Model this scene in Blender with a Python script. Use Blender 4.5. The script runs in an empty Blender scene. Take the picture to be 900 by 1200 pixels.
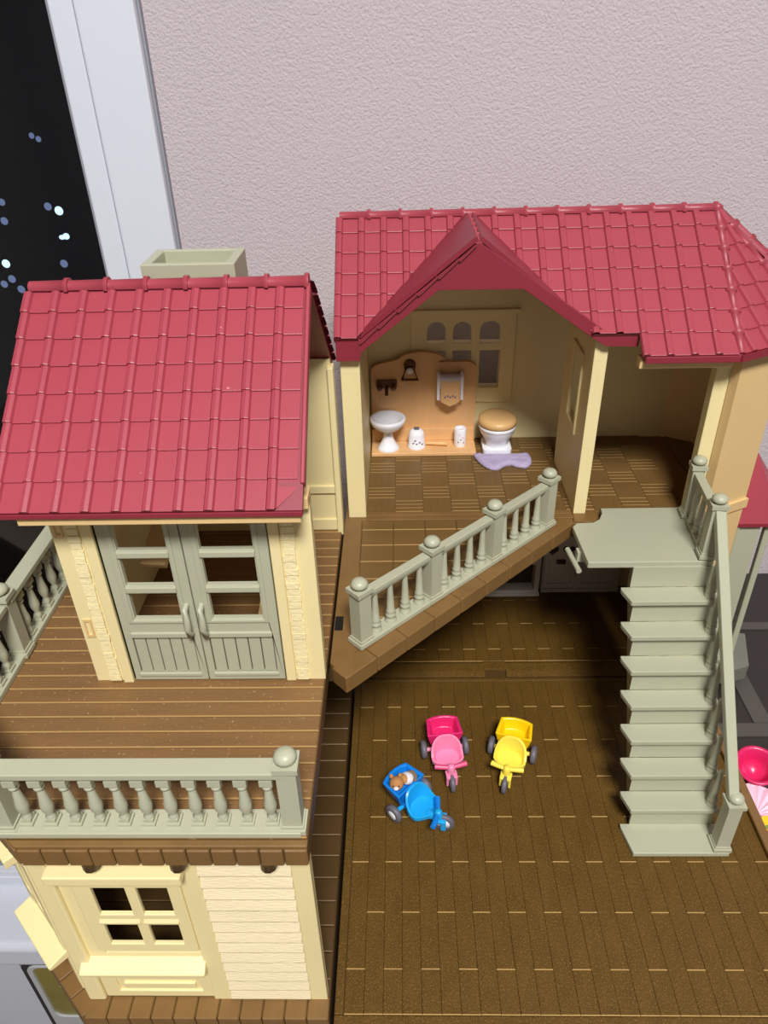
import bpy, bmesh, math, random
from mathutils import Vector, Matrix
from mathutils.geometry import tessellate_polygon
random.seed(7)
S = 0.01                      # everything below is written in centimetres
sc = bpy.context.scene
col = sc.collection

# ------------------------------------------------------------------ camera
f, a, r, w = 873.5, 0.571756, -0.029464, -0.031437
X = Vector((1, 0, 0)); Y = Vector((0, -math.sin(a), math.cos(a))); Z = Vector((0, -math.cos(a), -math.sin(a)))
X, Y = math.cos(w)*X + math.sin(w)*Y, -math.sin(w)*X + math.cos(w)*Y
Rr = Matrix(((math.cos(r), -math.sin(r), 0), (math.sin(r), math.cos(r), 0), (0, 0, 1)))
X, Y, Z = Rr @ X, Rr @ Y, Rr @ Z
cam = bpy.data.cameras.new('camera'); cam.sensor_width = 36; cam.lens = f*36/1200
cam.clip_start = 0.01; cam.clip_end = 50
co = bpy.data.objects.new('camera', cam); col.objects.link(co)
mw = Matrix(((X[0], -X[1], -X[2], 0), (Y[0], -Y[1], -Y[2], 0), (Z[0], -Z[1], -Z[2], 0.38), (0, 0, 0, 1)))
co.matrix_world = mw
sc.camera = co

# ------------------------------------------------------------------ world (night outside)
wd = bpy.data.worlds.new('night'); sc.world = wd; wd.use_nodes = True
wd.node_tree.nodes['Background'].inputs[0].default_value = (0.0012, 0.0016, 0.003, 1)
wd.node_tree.nodes['Background'].inputs[1].default_value = 1.0
# ------------------------------------------------------------------ exposure
LAMP_POS = (17, -80, 155); LAMP_POWER = 47.0; LAMP_SIZE = 46
sc.view_settings.view_transform = 'Standard'
sc.view_settings.look = 'None'
sc.view_settings.exposure = 0.06
sc.view_settings.gamma = 1
sc.view_settings.use_curve_mapping = False

# ------------------------------------------------------------------ materials
def lin(c):
    c = c/255.0
    return c/12.92 if c <= 0.04045 else ((c+0.055)/1.055)**2.4
def rgb(r_, g_, b_): return (lin(r_), lin(g_), lin(b_), 1)
MATS = {}
def mat(name, c, rough=0.5, grain=0.0, gscale=900, var=0.06, vscale=30, spec=0.5, stretch=None, speck=None):
    m = bpy.data.materials.new(name); m.use_nodes = True
    nt = m.node_tree; b = nt.nodes['Principled BSDF']
    b.inputs['Roughness'].default_value = rough
    b.inputs['Specular IOR Level'].default_value = spec
    geo = nt.nodes.new('ShaderNodeNewGeometry')
    src = geo.outputs['Position']
    if stretch:
        mp = nt.nodes.new('ShaderNodeMapping'); mp.inputs['Scale'].default_value = stretch
        nt.links.new(src, mp.inputs['Vector']); src = mp.outputs['Vector']
    n = nt.nodes.new('ShaderNodeTexNoise'); n.inputs['Scale'].default_value = vscale; n.inputs['Detail'].default_value = 4
    nt.links.new(src, n.inputs['Vector'])
    mx = nt.nodes.new('ShaderNodeMix'); mx.data_type = 'RGBA'
    C = rgb(*c)
    lo = tuple(max(0, v*(1-var*2)) for v in C[:3])+(1,); hi = tuple(min(1, v*(1+var*2)) for v in C[:3])+(1,)
    mx.inputs['A'].default_value = lo; mx.inputs['B'].default_value = hi
    nt.links.new(n.outputs['Fac'], mx.inputs['Factor'])
    out = mx.outputs['Result']
    if speck:
        n3 = nt.nodes.new('ShaderNodeTexNoise'); n3.inputs['Scale'].default_value = speck[0]; n3.inputs['Detail'].default_value = 2
        nt.links.new(geo.outputs['Position'], n3.inputs['Vector'])
        rp = nt.nodes.new('ShaderNodeMapRange'); rp.inputs[1].default_value = speck[1]; rp.inputs[2].default_value = speck[1]+0.06
        nt.links.new(n3.outputs['Fac'], rp.inputs[0])
        m2 = nt.nodes.new('ShaderNodeMix'); m2.data_type = 'RGBA'; m2.inputs['B'].default_value = rgb(*speck[2])
        nt.links.new(rp.outputs[0], m2.inputs['Factor']); nt.links.new(out, m2.inputs['A']); out = m2.outputs['Result']
    nt.links.new(out, b.inputs['Base Color'])
    if grain:
        n2 = nt.nodes.new('ShaderNodeTexNoise'); n2.inputs['Scale'].default_value = gscale; n2.inputs['Detail'].default_value = 3
        nt.links.new(src, n2.inputs['Vector'])
        bp = nt.nodes.new('ShaderNodeBump'); bp.inputs['Strength'].default_value = grain; bp.inputs['Distance'].default_value = 0.0006
        nt.links.new(n2.outputs['Fac'], bp.inputs['Height']); nt.links.new(bp.outputs['Normal'], b.inputs['Normal'])
    MATS[name] = m
    return m
def emit(name, c, st):
    m = bpy.data.materials.new(name); m.use_nodes = True
    b = m.node_tree.nodes['Principled BSDF']
    b.inputs['Base Color'].default_value = rgb(*c); b.inputs['Emission Color'].default_value = rgb(*c); b.inputs['Emission Strength'].default_value = st
    MATS[name] = m
    return m
mat('roof_red', (165, 65, 77), 0.42, 0.10, 1400, 0.04, 25, speck=(420, 0.76, (215, 130, 138)))
mat('roof_dark', (140, 44, 58), 0.45, 0.05, 900, 0.03)
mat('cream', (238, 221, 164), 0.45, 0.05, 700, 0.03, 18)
mat('cream_rough', (232, 216, 176), 0.65, 0.5, 900, 0.05, 60, stretch=(0.35, 1, 1.6))
mat('cream_brick', (247, 230, 178), 0.6, 0.6, 800, 0.05, 90)
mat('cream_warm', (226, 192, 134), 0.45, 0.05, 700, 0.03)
mat('sage', (178, 178, 152), 0.42, 0.06, 700, 0.025, 20)
mat('deck_brown', (126, 92, 54), 0.5, 0.4, 700, 0.14, 60, stretch=(0.25, 1.6, 1), speck=(600, 0.66, (170, 140, 100)))
mat('court_brown', (94, 68, 24), 0.5, 0.8, 1300, 0.14, 90, spec=0.3, stretch=(1.5, 0.6, 1), speck=(1250, 0.58, (120, 90, 40)))
mat('dark_brown', (80, 58, 28), 0.45, 0.2, 700, 0.10, 40)
mat('edge_brown', (124, 92, 50), 0.45, 0.25, 500, 0.12, 60)
mat('floor_brown', (114, 86, 46), 0.45, 0.25, 700, 0.08, 40, stretch=(0.4, 1.4, 1))
mat('dust_glint', (176, 142, 86), 0.75, 0.1, 700, 0.05, spec=0.15)  # pale joint bevels: dust plus a highlight put into the colour
mat('dust_glint_dim', (164, 130, 80), 0.75, 0.1, 700, 0.05, spec=0.15)  # slightly darker tone of the same painted joint highlight
mat('panel_wood', (226, 178, 122), 0.5, 0.1, 500, 0.06, 50, stretch=(3, 1, 0.3))
mat('china', (240, 240, 244), 0.18, 0, var=0.01)
mat('china_print', (120, 110, 130), 0.4, 0, var=0.05)
mat('lid_wood', (222, 178, 118), 0.4, 0.05, 400, 0.05)
mat('brown_fit', (104, 66, 36), 0.4, 0.1, 500, 0.08)
mat('lilac', (184, 170, 202), 0.95, 1.0, 1200, 0.10, 300)
mat('kitchen_white', (200, 192, 178), 0.5, 0.05, var=0.03)
mat('kitchen_dark', (60, 42, 28), 0.6, 0.05, var=0.05)
mat('pink_deep', (228, 40, 110), 0.35, 0, var=0.02)
mat('pink_pale', (246, 140, 178), 0.35, 0, var=0.02)
mat('pink_mid', (236, 88, 132), 0.35, 0, var=0.02)
mat('yellow_deep', (255, 208, 12), 0.35, 0, var=0.02)
mat('yellow_pale', (250, 228, 84), 0.35, 0, var=0.02)
mat('blue_deep', (20, 130, 224), 0.3, 0, var=0.03)
mat('blue_light', (28, 166, 232), 0.3, 0, var=0.03)
mat('tyre', (104, 100, 108), 0.5, 0.05, var=0.04)
mat('tyre_brown', (92, 78, 76), 0.5, 0.05, var=0.04)
mat('hub_white', (236, 236, 240), 0.35, 0, var=0.01)
mat('fur', (190, 134, 80), 0.9, 0.6, 1500, 0.10, 200)
mat('cloth_white', (226, 222, 226), 0.9, 0.4, 1200, 0.04)
mat('cloth_brown', (136, 108, 84), 0.9, 0.4, 1200, 0.06)
mat('white_paint', (222, 226, 236), 0.4, 0.02, 300, 0.015, 6)
mat('groove_grey', (150, 152, 160), 0.6, 0, var=0.02)
mat('plaster', (172, 168, 166), 0.8, 0.1, 300, 0.02, 6)
mat('desk_dark', (46, 40, 37), 0.5, 0.15, 300, 0.12, 12, stretch=(0.6, 3, 1))
mat('desk_strip', (80, 75, 70), 0.55, 0.1, 300, 0.06)
mat('room_floor', (110, 98, 86), 0.5, 0.1, 200, 0.1, 5)
mat('porch_grey', (116, 116, 104), 0.5, 0.1, 500, 0.05)
mat('case_grey', (128, 128, 136), 0.4, 0.03, var=0.03)
mat('case_dark', (44, 44, 50), 0.4, 0.03, var=0.03)
mat('case_rim', (196, 200, 200), 0.3, 0.03, var=0.02)
mat('olive_sheet', (140, 128, 60), 0.25, 0.05, 200, 0.2, 14)
mat('rose_red', (218, 38, 98), 0.3, 0, var=0.02)
mat('pale_rose', (248, 196, 214), 0.5, 0.2, 500, 0.03)
mat('label_yellow', (248, 206, 40), 0.35, 0, var=0.02)
mat('label_white', (240, 226, 222), 0.4, 0, var=0.05)
mat('label_red', (220, 50, 50), 0.35, 0, var=0.02)
mat('label_green', (120, 150, 60), 0.4, 0, var=0.02)
mat('black', (10, 10, 12), 0.5, 0, var=0.0)
emit('lamp_glow', (255, 240, 214), 6.0)
emit('night_glow', (190, 226, 244), 1.6)
emit('night_glow_dim', (140, 160, 210), 0.45)
# wallpaper: fine embossed grain
def wallpaper():
    m = mat('wallpaper', (206, 194, 197), 0.75, 0, var=0.02, vscale=5)
    nt = m.node_tree; b = nt.nodes['Principled BSDF']
    geo = nt.nodes.new('ShaderNodeNewGeometry')
    v = nt.nodes.new('ShaderNodeTexNoise'); v.inputs['Scale'].default_value = 620; v.inputs['Detail'].default_value = 4; v.inputs['Roughness'].default_value = 0.62
    nt.links.new(geo.outputs['Position'], v.inputs['Vector'])
    bp = nt.nodes.new('ShaderNodeBump'); bp.inputs['Strength'].default_value = 0.9; bp.inputs['Distance'].default_value = 0.0012
    nt.links.new(v.outputs['Fac'], bp.inputs['Height']); nt.links.new(bp.outputs['Normal'], b.inputs['Normal'])
wallpaper()
def glass():
    m = bpy.data.materials.new('glass'); m.use_nodes = True; nt = m.node_tree
    nt.nodes.remove(nt.nodes['Principled BSDF'])
    t = nt.nodes.new('ShaderNodeBsdfTransparent'); g = nt.nodes.new('ShaderNodeBsdfGlossy'); g.inputs['Roughness'].default_value = 0.02
    fr = nt.nodes.new('ShaderNodeFresnel'); fr.inputs['IOR'].default_value = 1.45
    mx = nt.nodes.new('ShaderNodeMixShader')
    nt.links.new(fr.outputs[0], mx.inputs[0]); nt.links.new(t.outputs[0], mx.inputs[1]); nt.links.new(g.outputs[0], mx.inputs[2])
    nt.links.new(mx.outputs[0], nt.nodes['Material Output'].inputs['Surface'])
    MATS['glass'] = m
glass()

# ------------------------------------------------------------------ mesh helpers
class G:
    """collects shapes in centimetres; build() links them as ONE mesh object"""
    def __init__(s, xf=None): s.v = []; s.f = []; s.mi = []; s.sm = []; s.xf = xf
    def add(s, vs, fs, mi=0, sm=False):
        o = len(s.v)
        for p in vs:
            p = Vector(p)
            s.v.append(s.xf @ p if s.xf else p)
        for q in fs: s.f.append([o+i for i in q]); s.mi.append(mi); s.sm.append(sm)
        return s
    def box(s, x0, x1, y0, y1, z0, z1, mi=0):
        vs = [(x0,y0,z0),(x1,y0,z0),(x1,y1,z0),(x0,y1,z0),(x0,y0,z1),(x1,y0,z1),(x1,y1,z1),(x0,y1,z1)]
        return s.add(vs, [(3,2,1,0),(4,5,6,7),(0,1,5,4),(1,2,6,5),(2,3,7,6),(3,0,4,7)], mi)
    def plate(s, outer, holes, a0, a1, axis='z', mi=0):
        """polygon (with holes) extruded along an axis: z:(x,y) y:(x,z) x:(y,z)"""
        mp = {'z': lambda u, v, t: (u, v, t), 'y': lambda u, v, t: (u, t, v), 'x': lambda u, v, t: (t, u, v)}[axis]
        loops = [outer]+list(holes); flat = [p for l in loops for p in l]; n = len(flat)
        tris = tessellate_polygon([[Vector((p[0], p[1], 0)) for p in l] for l in loops])
        vs = [mp(p[0], p[1], a0) for p in flat]+[mp(p[0], p[1], a1) for p in flat]
        fs = [tuple(t) for t in tris]+[tuple(i+n for i in reversed(t)) for t in tris]
        k = 0
        for l in loops:
            m = len(l)
            for i in range(m):
                j = (i+1) % m; fs.append((k+i, k+j, k+j+n, k+i+n))
            k += m
        return s.add(vs, fs, mi)
    def lathe(s, c, prof, n=16, mi=0, axis='z', sm=True):
        vs = []; fs = []
        for (rr, h) in prof:
            for i in range(n):
                t = 2*math.pi*i/n; p = (rr*math.cos(t), rr*math.sin(t), h)
                if axis == 'x': p = (p[2], p[0], p[1])
                if axis == 'y': p = (p[1], p[2], p[0])
                vs.append((c[0]+p[0], c[1]+p[1], c[2]+p[2]))
        for k in range(len(prof)-1):
            for i in range(n):
                j = (i+1) % n; fs.append((k*n+i, k*n+j, (k+1)*n+j, (k+1)*n+i))
        s.add(vs, fs, mi, sm)
        if prof[0][0] > 1e-6: s.add(vs[:n], [tuple(reversed(range(n)))], mi)
        if prof[-1][0] > 1e-6: s.add(vs[-n:], [tuple(range(n))], mi)
        return s
    def ball(s, c, rx, ry=None, rz=None, n=14, mi=0):
        ry = ry or rx; rz = rz or rx; vs = []; fs = []; m = 9
        for k in range(m+1):
            ph = math.pi*k/m
            for i in range(n):
                t = 2*math.pi*i/n
                vs.append((c[0]+rx*math.sin(ph)*math.cos(t), c[1]+ry*math.sin(ph)*math.sin(t), c[2]-rz*math.cos(ph)))
        for k in range(m):
            for i in range(n):
                j = (i+1) % n; fs.append((k*n+i, k*n+j, (k+1)*n+j, (k+1)*n+i))
        return s.add(vs, fs, mi, True)
    def tube(s, pts, rad, n=8, mi=0, sm=True):
        pts = [Vector(p) for p in pts]; vs = []; fs = []
        rs = rad if isinstance(rad, (list, tuple)) else [rad]*len(pts)
        for k, p in enumerate(pts):
            d = (pts[min(k+1, len(pts)-1)]-pts[max(k-1, 0)]).normalized()
            up = Vector((0, 0, 1)) if abs(d.z) < 0.9 else Vector((1, 0, 0))
            u = d.cross(up).normalized(); q = u.cross(d)
            for i in range(n):
                t = 2*math.pi*i/n; vs.append(p+(u*math.cos(t)+q*math.sin(t))*rs[k])
        for k in range(len(pts)-1):
            for i in range(n):
                j = (i+1) % n; fs.append((k*n+i, k*n+j, (k+1)*n+j, (k+1)*n+i))
        s.add(vs, fs, mi, sm)
        s.add(vs[:n], [tuple(range(n))], mi); s.add(vs[-n:], [tuple(range(n))], mi)
        return s
    def beam(s, p0, p1, wid, hgt, mi=0):
        """rectangular bar from p0 to p1; wid sideways, hgt up"""
        p0 = Vector(p0); p1 = Vector(p1); d = (p1-p0).normalized(); u = d.cross(Vector((0, 0, 1))).normalized()*wid/2; v = u.cross(d).normalized()*hgt/2
        vs = [p0-u-v, p0+u-v, p0+u+v, p0-u+v, p1-u-v, p1+u-v, p1+u+v, p1-u+v]
        return s.add(vs, [(0,1,2,3),(7,6,5,4),(0,4,5,1),(1,5,6,2),(2,6,7,3),(3,7,4,0)], mi)
    def mesh(s, name, mats, off=Vector((0, 0, 0))):
        me = bpy.data.meshes.new(name)
        me.from_pydata([(p-off)*S for p in s.v], [], s.f)
        for m in mats: me.materials.append(MATS[m])
        for p, mi, sm in zip(me.polygons, s.mi, s.sm): p.material_index = mi; p.use_smooth = sm
        bm = bmesh.new(); bm.from_mesh(me); bmesh.ops.recalc_face_normals(bm, faces=bm.faces); bm.to_mesh(me); bm.free()
        return me
    def build(s, name, mats, parent=None, bev=0.0, seg=2, local=False):
        if isinstance(mats, str): mats = [mats]
        off = ORG.get(parent.name, Vector((0, 0, 0))) if parent and not local else Vector((0, 0, 0))
        o = bpy.data.objects.new(name, s.mesh(name, mats, off)); col.objects.link(o)
        if parent: o.parent = parent; ORG[o.name] = off
        if bev: bevel(o, bev, seg)
        return o
ORG = {}
def bevel(o, wdt, seg=2):
    b = o.modifiers.new('bevel', 'BEVEL'); b.width = wdt*S; b.segments = seg; b.limit_method = 'ANGLE'; b.angle_limit = math.radians(35)
def tag(o, label=None, cat=None, group=None, kind=None):
    if label: o['label'] = label
    if cat: o['category'] = cat
    if group: o['group'] = group
    if kind: o['kind'] = kind
    return o
def thing(name, label, cat, loc, rz=0, group=None, local=False):
    o = bpy.data.objects.new(name, None); col.objects.link(o); o.empty_display_size = 0.01
    o.location = Vector(loc)*S; o.rotation_euler = (0, 0, rz)
    ORG[o.name] = Vector((0, 0, 0)) if local else Vector(loc)
    return tag(o, label, cat, group)
def solo(name, g, mats, label, cat, group=None, kind=None, bev=0, loc=None):
    """a thing that is one mesh"""
    o = bpy.data.objects.new(name, g.mesh(name, [mats] if isinstance(mats, str) else mats, Vector(loc) if loc else Vector((0, 0, 0)))); col.objects.link(o)
    if loc: o.location = Vector(loc)*S
    if bev: bevel(o, bev)
    return tag(o, label, cat, group, kind)
def place(name, me, parent, M, bev=0):
    """an object that shares mesh data, at world matrix M (cm translation), child of parent"""
    o = bpy.data.objects.new(name, me); col.objects.link(o)
    if parent: o.parent = parent
    off = ORG.get(parent.name, Vector((0, 0, 0))) if parent else Vector((0, 0, 0))
    M = M.copy(); M.translation = (M.translation-off)*S
    o.matrix_local = M
    if bev: bevel(o, bev)
    return o
def T(x, y, z, rz=0): return Matrix.Translation((x, y, z)) @ Matrix.Rotation(rz, 4, 'Z')
def rect(u0, u1, v0, v1): return [(u0, v0), (u1, v0), (u1, v1), (u0, v1)]
def clip(poly, p, n):
    """keep the part of a convex/any 2D polygon where (q-p).n <= 0"""
    out = []
    for i in range(len(poly)):
        A = poly[i]; B = poly[(i+1) % len(poly)]
        da = (A[0]-p[0])*n[0]+(A[1]-p[1])*n[1]; db = (B[0]-p[0])*n[0]+(B[1]-p[1])*n[1]
        if da <= 0: out.append(A)
        if (da < 0 < db) or (db < 0 < da):
            t = da/(da-db); out.append((A[0]+t*(B[0]-A[0]), A[1]+t*(B[1]-A[1])))
    return out

# ------------------------------------------------------------------ the room
WY = 51.5; DZ = -1.6; FZ = -76; CZ = 165; RX0 = -150; RX1 = 190; RY0 = -230
WX1 = -14.67; WZ0 = -47; WZ1 = 120; WX0 = -120
g = G(); g.plate(rect(RX0, RX1, FZ, CZ), [rect(WX0, WX1, WZ0, WZ1)], WY, WY+12, 'y')
solo('wall_back', g, 'wallpaper', 'pale mauve embossed wallpaper behind the dollhouse', 'wall', kind='structure')
solo('wall_left', G().box(RX0-10, RX0, RY0, WY+12, FZ, CZ), 'plaster', 'plain pale side wall left of the window', 'wall', kind='structure')
solo('wall_right', G().box(RX1, RX1+10, RY0, WY+12, FZ, CZ), 'plaster', 'plain pale side wall on the right', 'wall', kind='structure')
solo('wall_front', G().box(RX0-10, RX1+10, RY0-10, RY0, FZ, CZ), 'plaster', 'plain pale wall behind the viewer', 'wall', kind='structure')
solo('ceiling', G().box(RX0-10, RX1+10, RY0-10, WY+12, CZ, CZ+8), 'plaster', 'white room ceiling above the dollhouse', 'ceiling', kind='structure')
solo('floor', G().box(RX0-10, RX1+10, RY0-10, WY+12, FZ-8, FZ), 'room_floor', 'brown wooden room floor under the desk', 'floor', kind='structure')
# window: casing, sash and dark glass
win = thing('window_1', 'tall night window with broad white frame beside the wallpaper', 'window', (-60, WY+4, WZ0)); win['kind'] = 'structure'
G().plate(rect(WX0+.2, WX1-.15, WZ0+.2, WZ1-.2), [rect(WX0+4, -18.25, WZ0+1.4, WZ1-4)], WY-1.1, WY+5, 'y').build('casing', 'white_paint', win, 0.12)
G().plate(rect(WX0+3.8, -18.32, WZ0+1.3, WZ1-3.8), [rect(WX0+6, -19.75, WZ0+2.4, WZ1-6)], WY-.95, WY+3.5, 'y').build('sash', 'white_paint', win, 0.1)
G().plate(rect(WX0+5.8, -19.7, WZ0+2.3, WZ1-5.8), [rect(WX0+6.4, -20.15, WZ0+2.8, WZ1-6.4)], WY-.2, WY+2.6, 'y').build('gasket', 'groove_grey', win, 0.05)
G().box(WX0+6.2, -19.9, WY+2.2, WY+2.5, WZ0+2.5, WZ1-6.2).build('pane', 'glass', win)
G().box(WX1-.12, WX1+.0, WY-.5, WY+1, WZ0+.2, WZ1-.2).build('seal', 'groove_grey', win)
g = G().plate([(43.4, WZ0-4.2), (43.0, WZ0-3.8), (43.0, WZ0-.7), (43.6, WZ0), (WY-.02, WZ0), (WY-.02, WZ0-4.2)], [], WX0, -16, 'x')
solo('trim_1', g, 'white_paint', 'white window sill ledge with rounded front edge beside the base', 'sill', kind='structure', bev=0.3)

# ceiling lamp: the light of the room
lamp = thing('ceiling_lamp', 'round flat white ceiling lamp above the desk', 'lamp', (LAMP_POS[0], LAMP_POS[1], CZ))
G().lathe((LAMP_POS[0], LAMP_POS[1], CZ-5), [(26, 0), (27, 1), (27, 5)], 40).build('housing', 'hub_white', lamp)
G().lathe((LAMP_POS[0], LAMP_POS[1], CZ-6.4), [(0.01, 0), (18, .2), (24, .8), (25.6, 1.6)], 40).build('diffuser', 'lamp_glow', lamp)
ld = bpy.data.lights.new('lamp_light', 'AREA'); ld.shape = 'DISK'; ld.size = LAMP_SIZE*S; ld.energy = LAMP_POWER; ld.color = (0.98, 0.985, 1.0)
lo = bpy.data.objects.new('lamp_light', ld); col.objects.link(lo); lo.parent = lamp; lo.location = (0, 0, (LAMP_POS[2]-CZ)*S)

# night lights outside
def outside(px, py, yy):
    d = X*0
    dv = Vector(((px-450)/f, (py-600)/f, 1))
    wv = Vector((X.dot(dv), Y.dot(dv), Z.dot(dv)))
    return Vector((0, 0, 38))+wv*(yy/wv.y)
for i, (px, py, rr, bright) in enumerate([(2, 237, 1.5, 0), (5, 259, 1.7, 0), (56, 242, 1.7, 0), (69, 247, 1.9, 1), (75, 309, 1.8, 0), (7, 309, 1.9, 1), (14, 327, 1.8, 0), (5, 333, 1.7, 0), (25, 339, 1.8, 0), (45, 163, 1.2, 0), (37, 159, 1.2, 0)]):
    p = outside(px, py, 560)
    g = G().lathe((0, 0, 0), [(.01, -.5), (rr*1.1, -.4), (rr*1.6, 0), (rr*1.1, .4), (.01, .5)], 14, axis='y')
    solo('street_light', g, 'night_glow' if bright else 'night_glow_dim', {1: 'bright white round light beyond the window glass nearest the white frame', 5: 'bright white round light beyond the glass at the photo left edge'}.get((3, 5).index(i)*4+1 if bright else -1, 'small dim bluish round street light beyond the dark window glass'), 'light', 'night lights outside the window').location = p*S
p = outside(76, 277, 560)
g = G().ball((1, 0, 0), 2.6, 1.2, 2.2).ball((-2.2, 0, -.6), 2.2, 1, 1.6)
g.xf = None
solo('street_floodlight', G().ball((1, 0, 0), 2.4, 1.2, 2.2).ball((-2.2, 0, -.6), 2.2, 1, 1.6), 'night_glow', 'large pale double light glowing beyond the dark window glass', 'light').location = p*S

# desk under the house
desk = thing('desk', 'dark grey wooden desk that carries the dollhouse', 'desk', (30, 30, FZ))
G().box(-13.4, 95, 10.5, WY-.3, DZ-3, DZ).build('desktop', 'desk_dark', desk, 0.15)
for lx in (-12, 91):
    for ly in (12, 47): G().box(lx, lx+3, ly, ly+3, FZ, DZ-3).build('leg', 'desk_dark', desk, 0.1)
for (x0, x1, y0, y1) in [(20.2, 45, 33.6, 34.7), (23.3, 24.5, 34.75, 43.95), (24.7, 45, 44.0, 44.8)]:
    G().box(x0, x1, y0, y1, DZ, DZ+.08).build('inlay_strip', 'desk_strip', desk)
# plastic case on the floor under the sill
solo('trim_2', G().box(WX0, -16, 47.0, WY-.02, FZ, WZ0-4.2), 'white_paint', 'white wall panel under the window sill', 'panel', kind='structure')
case = thing('storage_case', 'grey plastic case with olive window under the white sill', 'case', (-36, 45, FZ))
def rrect(u0, u1, v0, v1, rd, n=5):
    out = []
    for cx, cy, t0 in ((u1-rd, v0+rd, -90), (u1-rd, v1-rd, 0), (u0+rd, v1-rd, 90), (u0+rd, v0+rd, 180)):
        for k in range(n+1):
            t = math.radians(t0+90*k/n); out.append((cx+rd*math.cos(t), cy+rd*math.sin(t)))
    return out
G().box(-45.4, -22, 43.6, 46.9, FZ, WZ0-4.3).build('body', 'case_grey', case, 0.25)
G().plate(rrect(-45.0, -22.4, -68, WZ0-4.4, .8), [rrect(-44.3, -23, -65.6, WZ0-4.9, .8)], 43.35, 43.6, 'y').build('gasket', 'case_dark', case)
G().plate(rrect(-44.35, -22.9, -66.5, WZ0-4.5, 1.2), [rrect(-43.75, -24, -63.6, WZ0-4.8, 1.2)], 43.15, 43.62, 'y').build('rim', 'case_rim', case, 0.12)
G().box(-43.9, -23.7, 43.4, 43.55, -64, WZ0-4.7).build('window_sheet', 'olive_sheet', case)
for k in range(3):
    G().beam((-41.4+k*1.1, 43.36, -56.8-k*2.2), (-38.6+k*1.2, 43.36, -55.4-k*2.0), .06, .8).build('reflection_streak', 'label_white', case)  # white slanted bars painted in as reflections on the olive sheet

# ------------------------------------------------------------------ shared builders
def plank_mesh(name, wd_, ln, th, mats, dust_glint_front=True, gap=0.03, endgap=0.05, lip=0.045):
    """plank centred on its middle, top at z=0; front end bevel (slot 1) carries a painted dusty highlight"""
    g_ = G(); x0, x1 = -wd_/2+gap/2, wd_/2-gap/2; y0, y1 = -ln/2+endgap/2, ln/2-endgap/2; b = .014
    vs = [(x0,y0,-th),(x1,y0,-th),(x1,y1,-th),(x0,y1,-th), (x0,y0,-lip),(x1,y0,-lip),(x1,y1,-b),(x0,y1,-b), (x0+b,y0+lip,0),(x1-b,y0+lip,0),(x1-b,y1-b,0),(x0+b,y1-b,0)]
    g_.add(vs, [(0,1,5,4),(1,2,6,5),(2,3,7,6),(3,0,4,7),(5,6,10,9),(6,7,11,10),(7,4,8,11),(8,9,10,11)])
    g_.add(vs, [(4,5,9,8)], 1 if dust_glint_front else 0)
    return g_.mesh(name, mats)
def poly_slab(poly, z0, z1, b=0.03, dust_glint=False):
    """2D polygon slab with a small chamfer on the top edge; front-facing chamfers take a painted dusty highlight"""
    n = len(poly); cx = sum(p[0] for p in poly)/n; cy = sum(p[1] for p in poly)/n; g_ = G()
    ar = sum(poly[i][0]*poly[(i+1) % n][1]-poly[(i+1) % n][0]*poly[i][1] for i in range(n))
    if ar < 0: poly = poly[::-1]
    def inset(i):
        A = Vector(poly[i-1]); B = Vector(poly[i]); C = Vector(poly[(i+1) % n])
        d1 = (B-A).normalized(); d2 = (C-B).normalized(); n1 = Vector((-d1.y, d1.x)); n2 = Vector((-d2.y, d2.x))
        m = n1+n2
        return B+m*(b/max(.35, (1+n1.dot(n2)))) if m.length > 1e-6 else B
    ins = [inset(i) for i in range(n)]
    vs = [(p[0], p[1], z0) for p in poly]+[(p[0], p[1], z1-b) for p in poly]+[(p.x, p.y, z1) for p in ins]
    g_.add(vs, [tuple(range(2*n, 3*n))])
    for i in range(n):
        j = (i+1) % n
        g_.add([vs[i], vs[j], vs[n+j], vs[n+i]], [(0, 1, 2, 3)])
        d = Vector(poly[j])-Vector(poly[i]); front = dust_glint and abs(d.y) < 0.25*abs(d.x) and d.x > 0
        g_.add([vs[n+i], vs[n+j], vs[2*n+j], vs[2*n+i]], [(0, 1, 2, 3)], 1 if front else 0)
    return g_
def tile_profile(wd_):
    rr = .2
    return [(-rr, -.02)]+[(-rr*math.cos(math.pi*k/4), .02+.14*math.sin(math.pi*k/4)) for k in range(1, 4)]+[(rr, -.0), (rr+.03, .0), (wd_-rr, .0)]
def tile_geo(wd_, ln):
    pr_ = tile_profile(wd_); n = len(pr_); g_ = G(); vs = []
    for (dd, up) in ((0, .0), (ln*.97, .085), (ln*1.0, .075), (ln*1.0, -.05)):
        for i, (u, h) in enumerate(pr_): vs.append((u, -dd, (h+up) if not (up < 0) else -.05))
    fs = []
    for k in range(3):
        for i in range(n-1): fs.append((k*n+i, k*n+i+1, (k+1)*n+i+1, (k+1)*n+i))
    g_.add(vs, fs)
    return g_
def frame_matrix(O, u, d):
    u = Vector(u).normalized(); d = Vector(d).normalized(); nrm = u.cross(-d).normalized()
    M = Matrix.Identity(4)
    for i in range(3): M[i][0] = u[i]; M[i][1] = -d[i]; M[i][2] = nrm[i]; M[i][3] = O[i]
    return M
SH = {}
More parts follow.
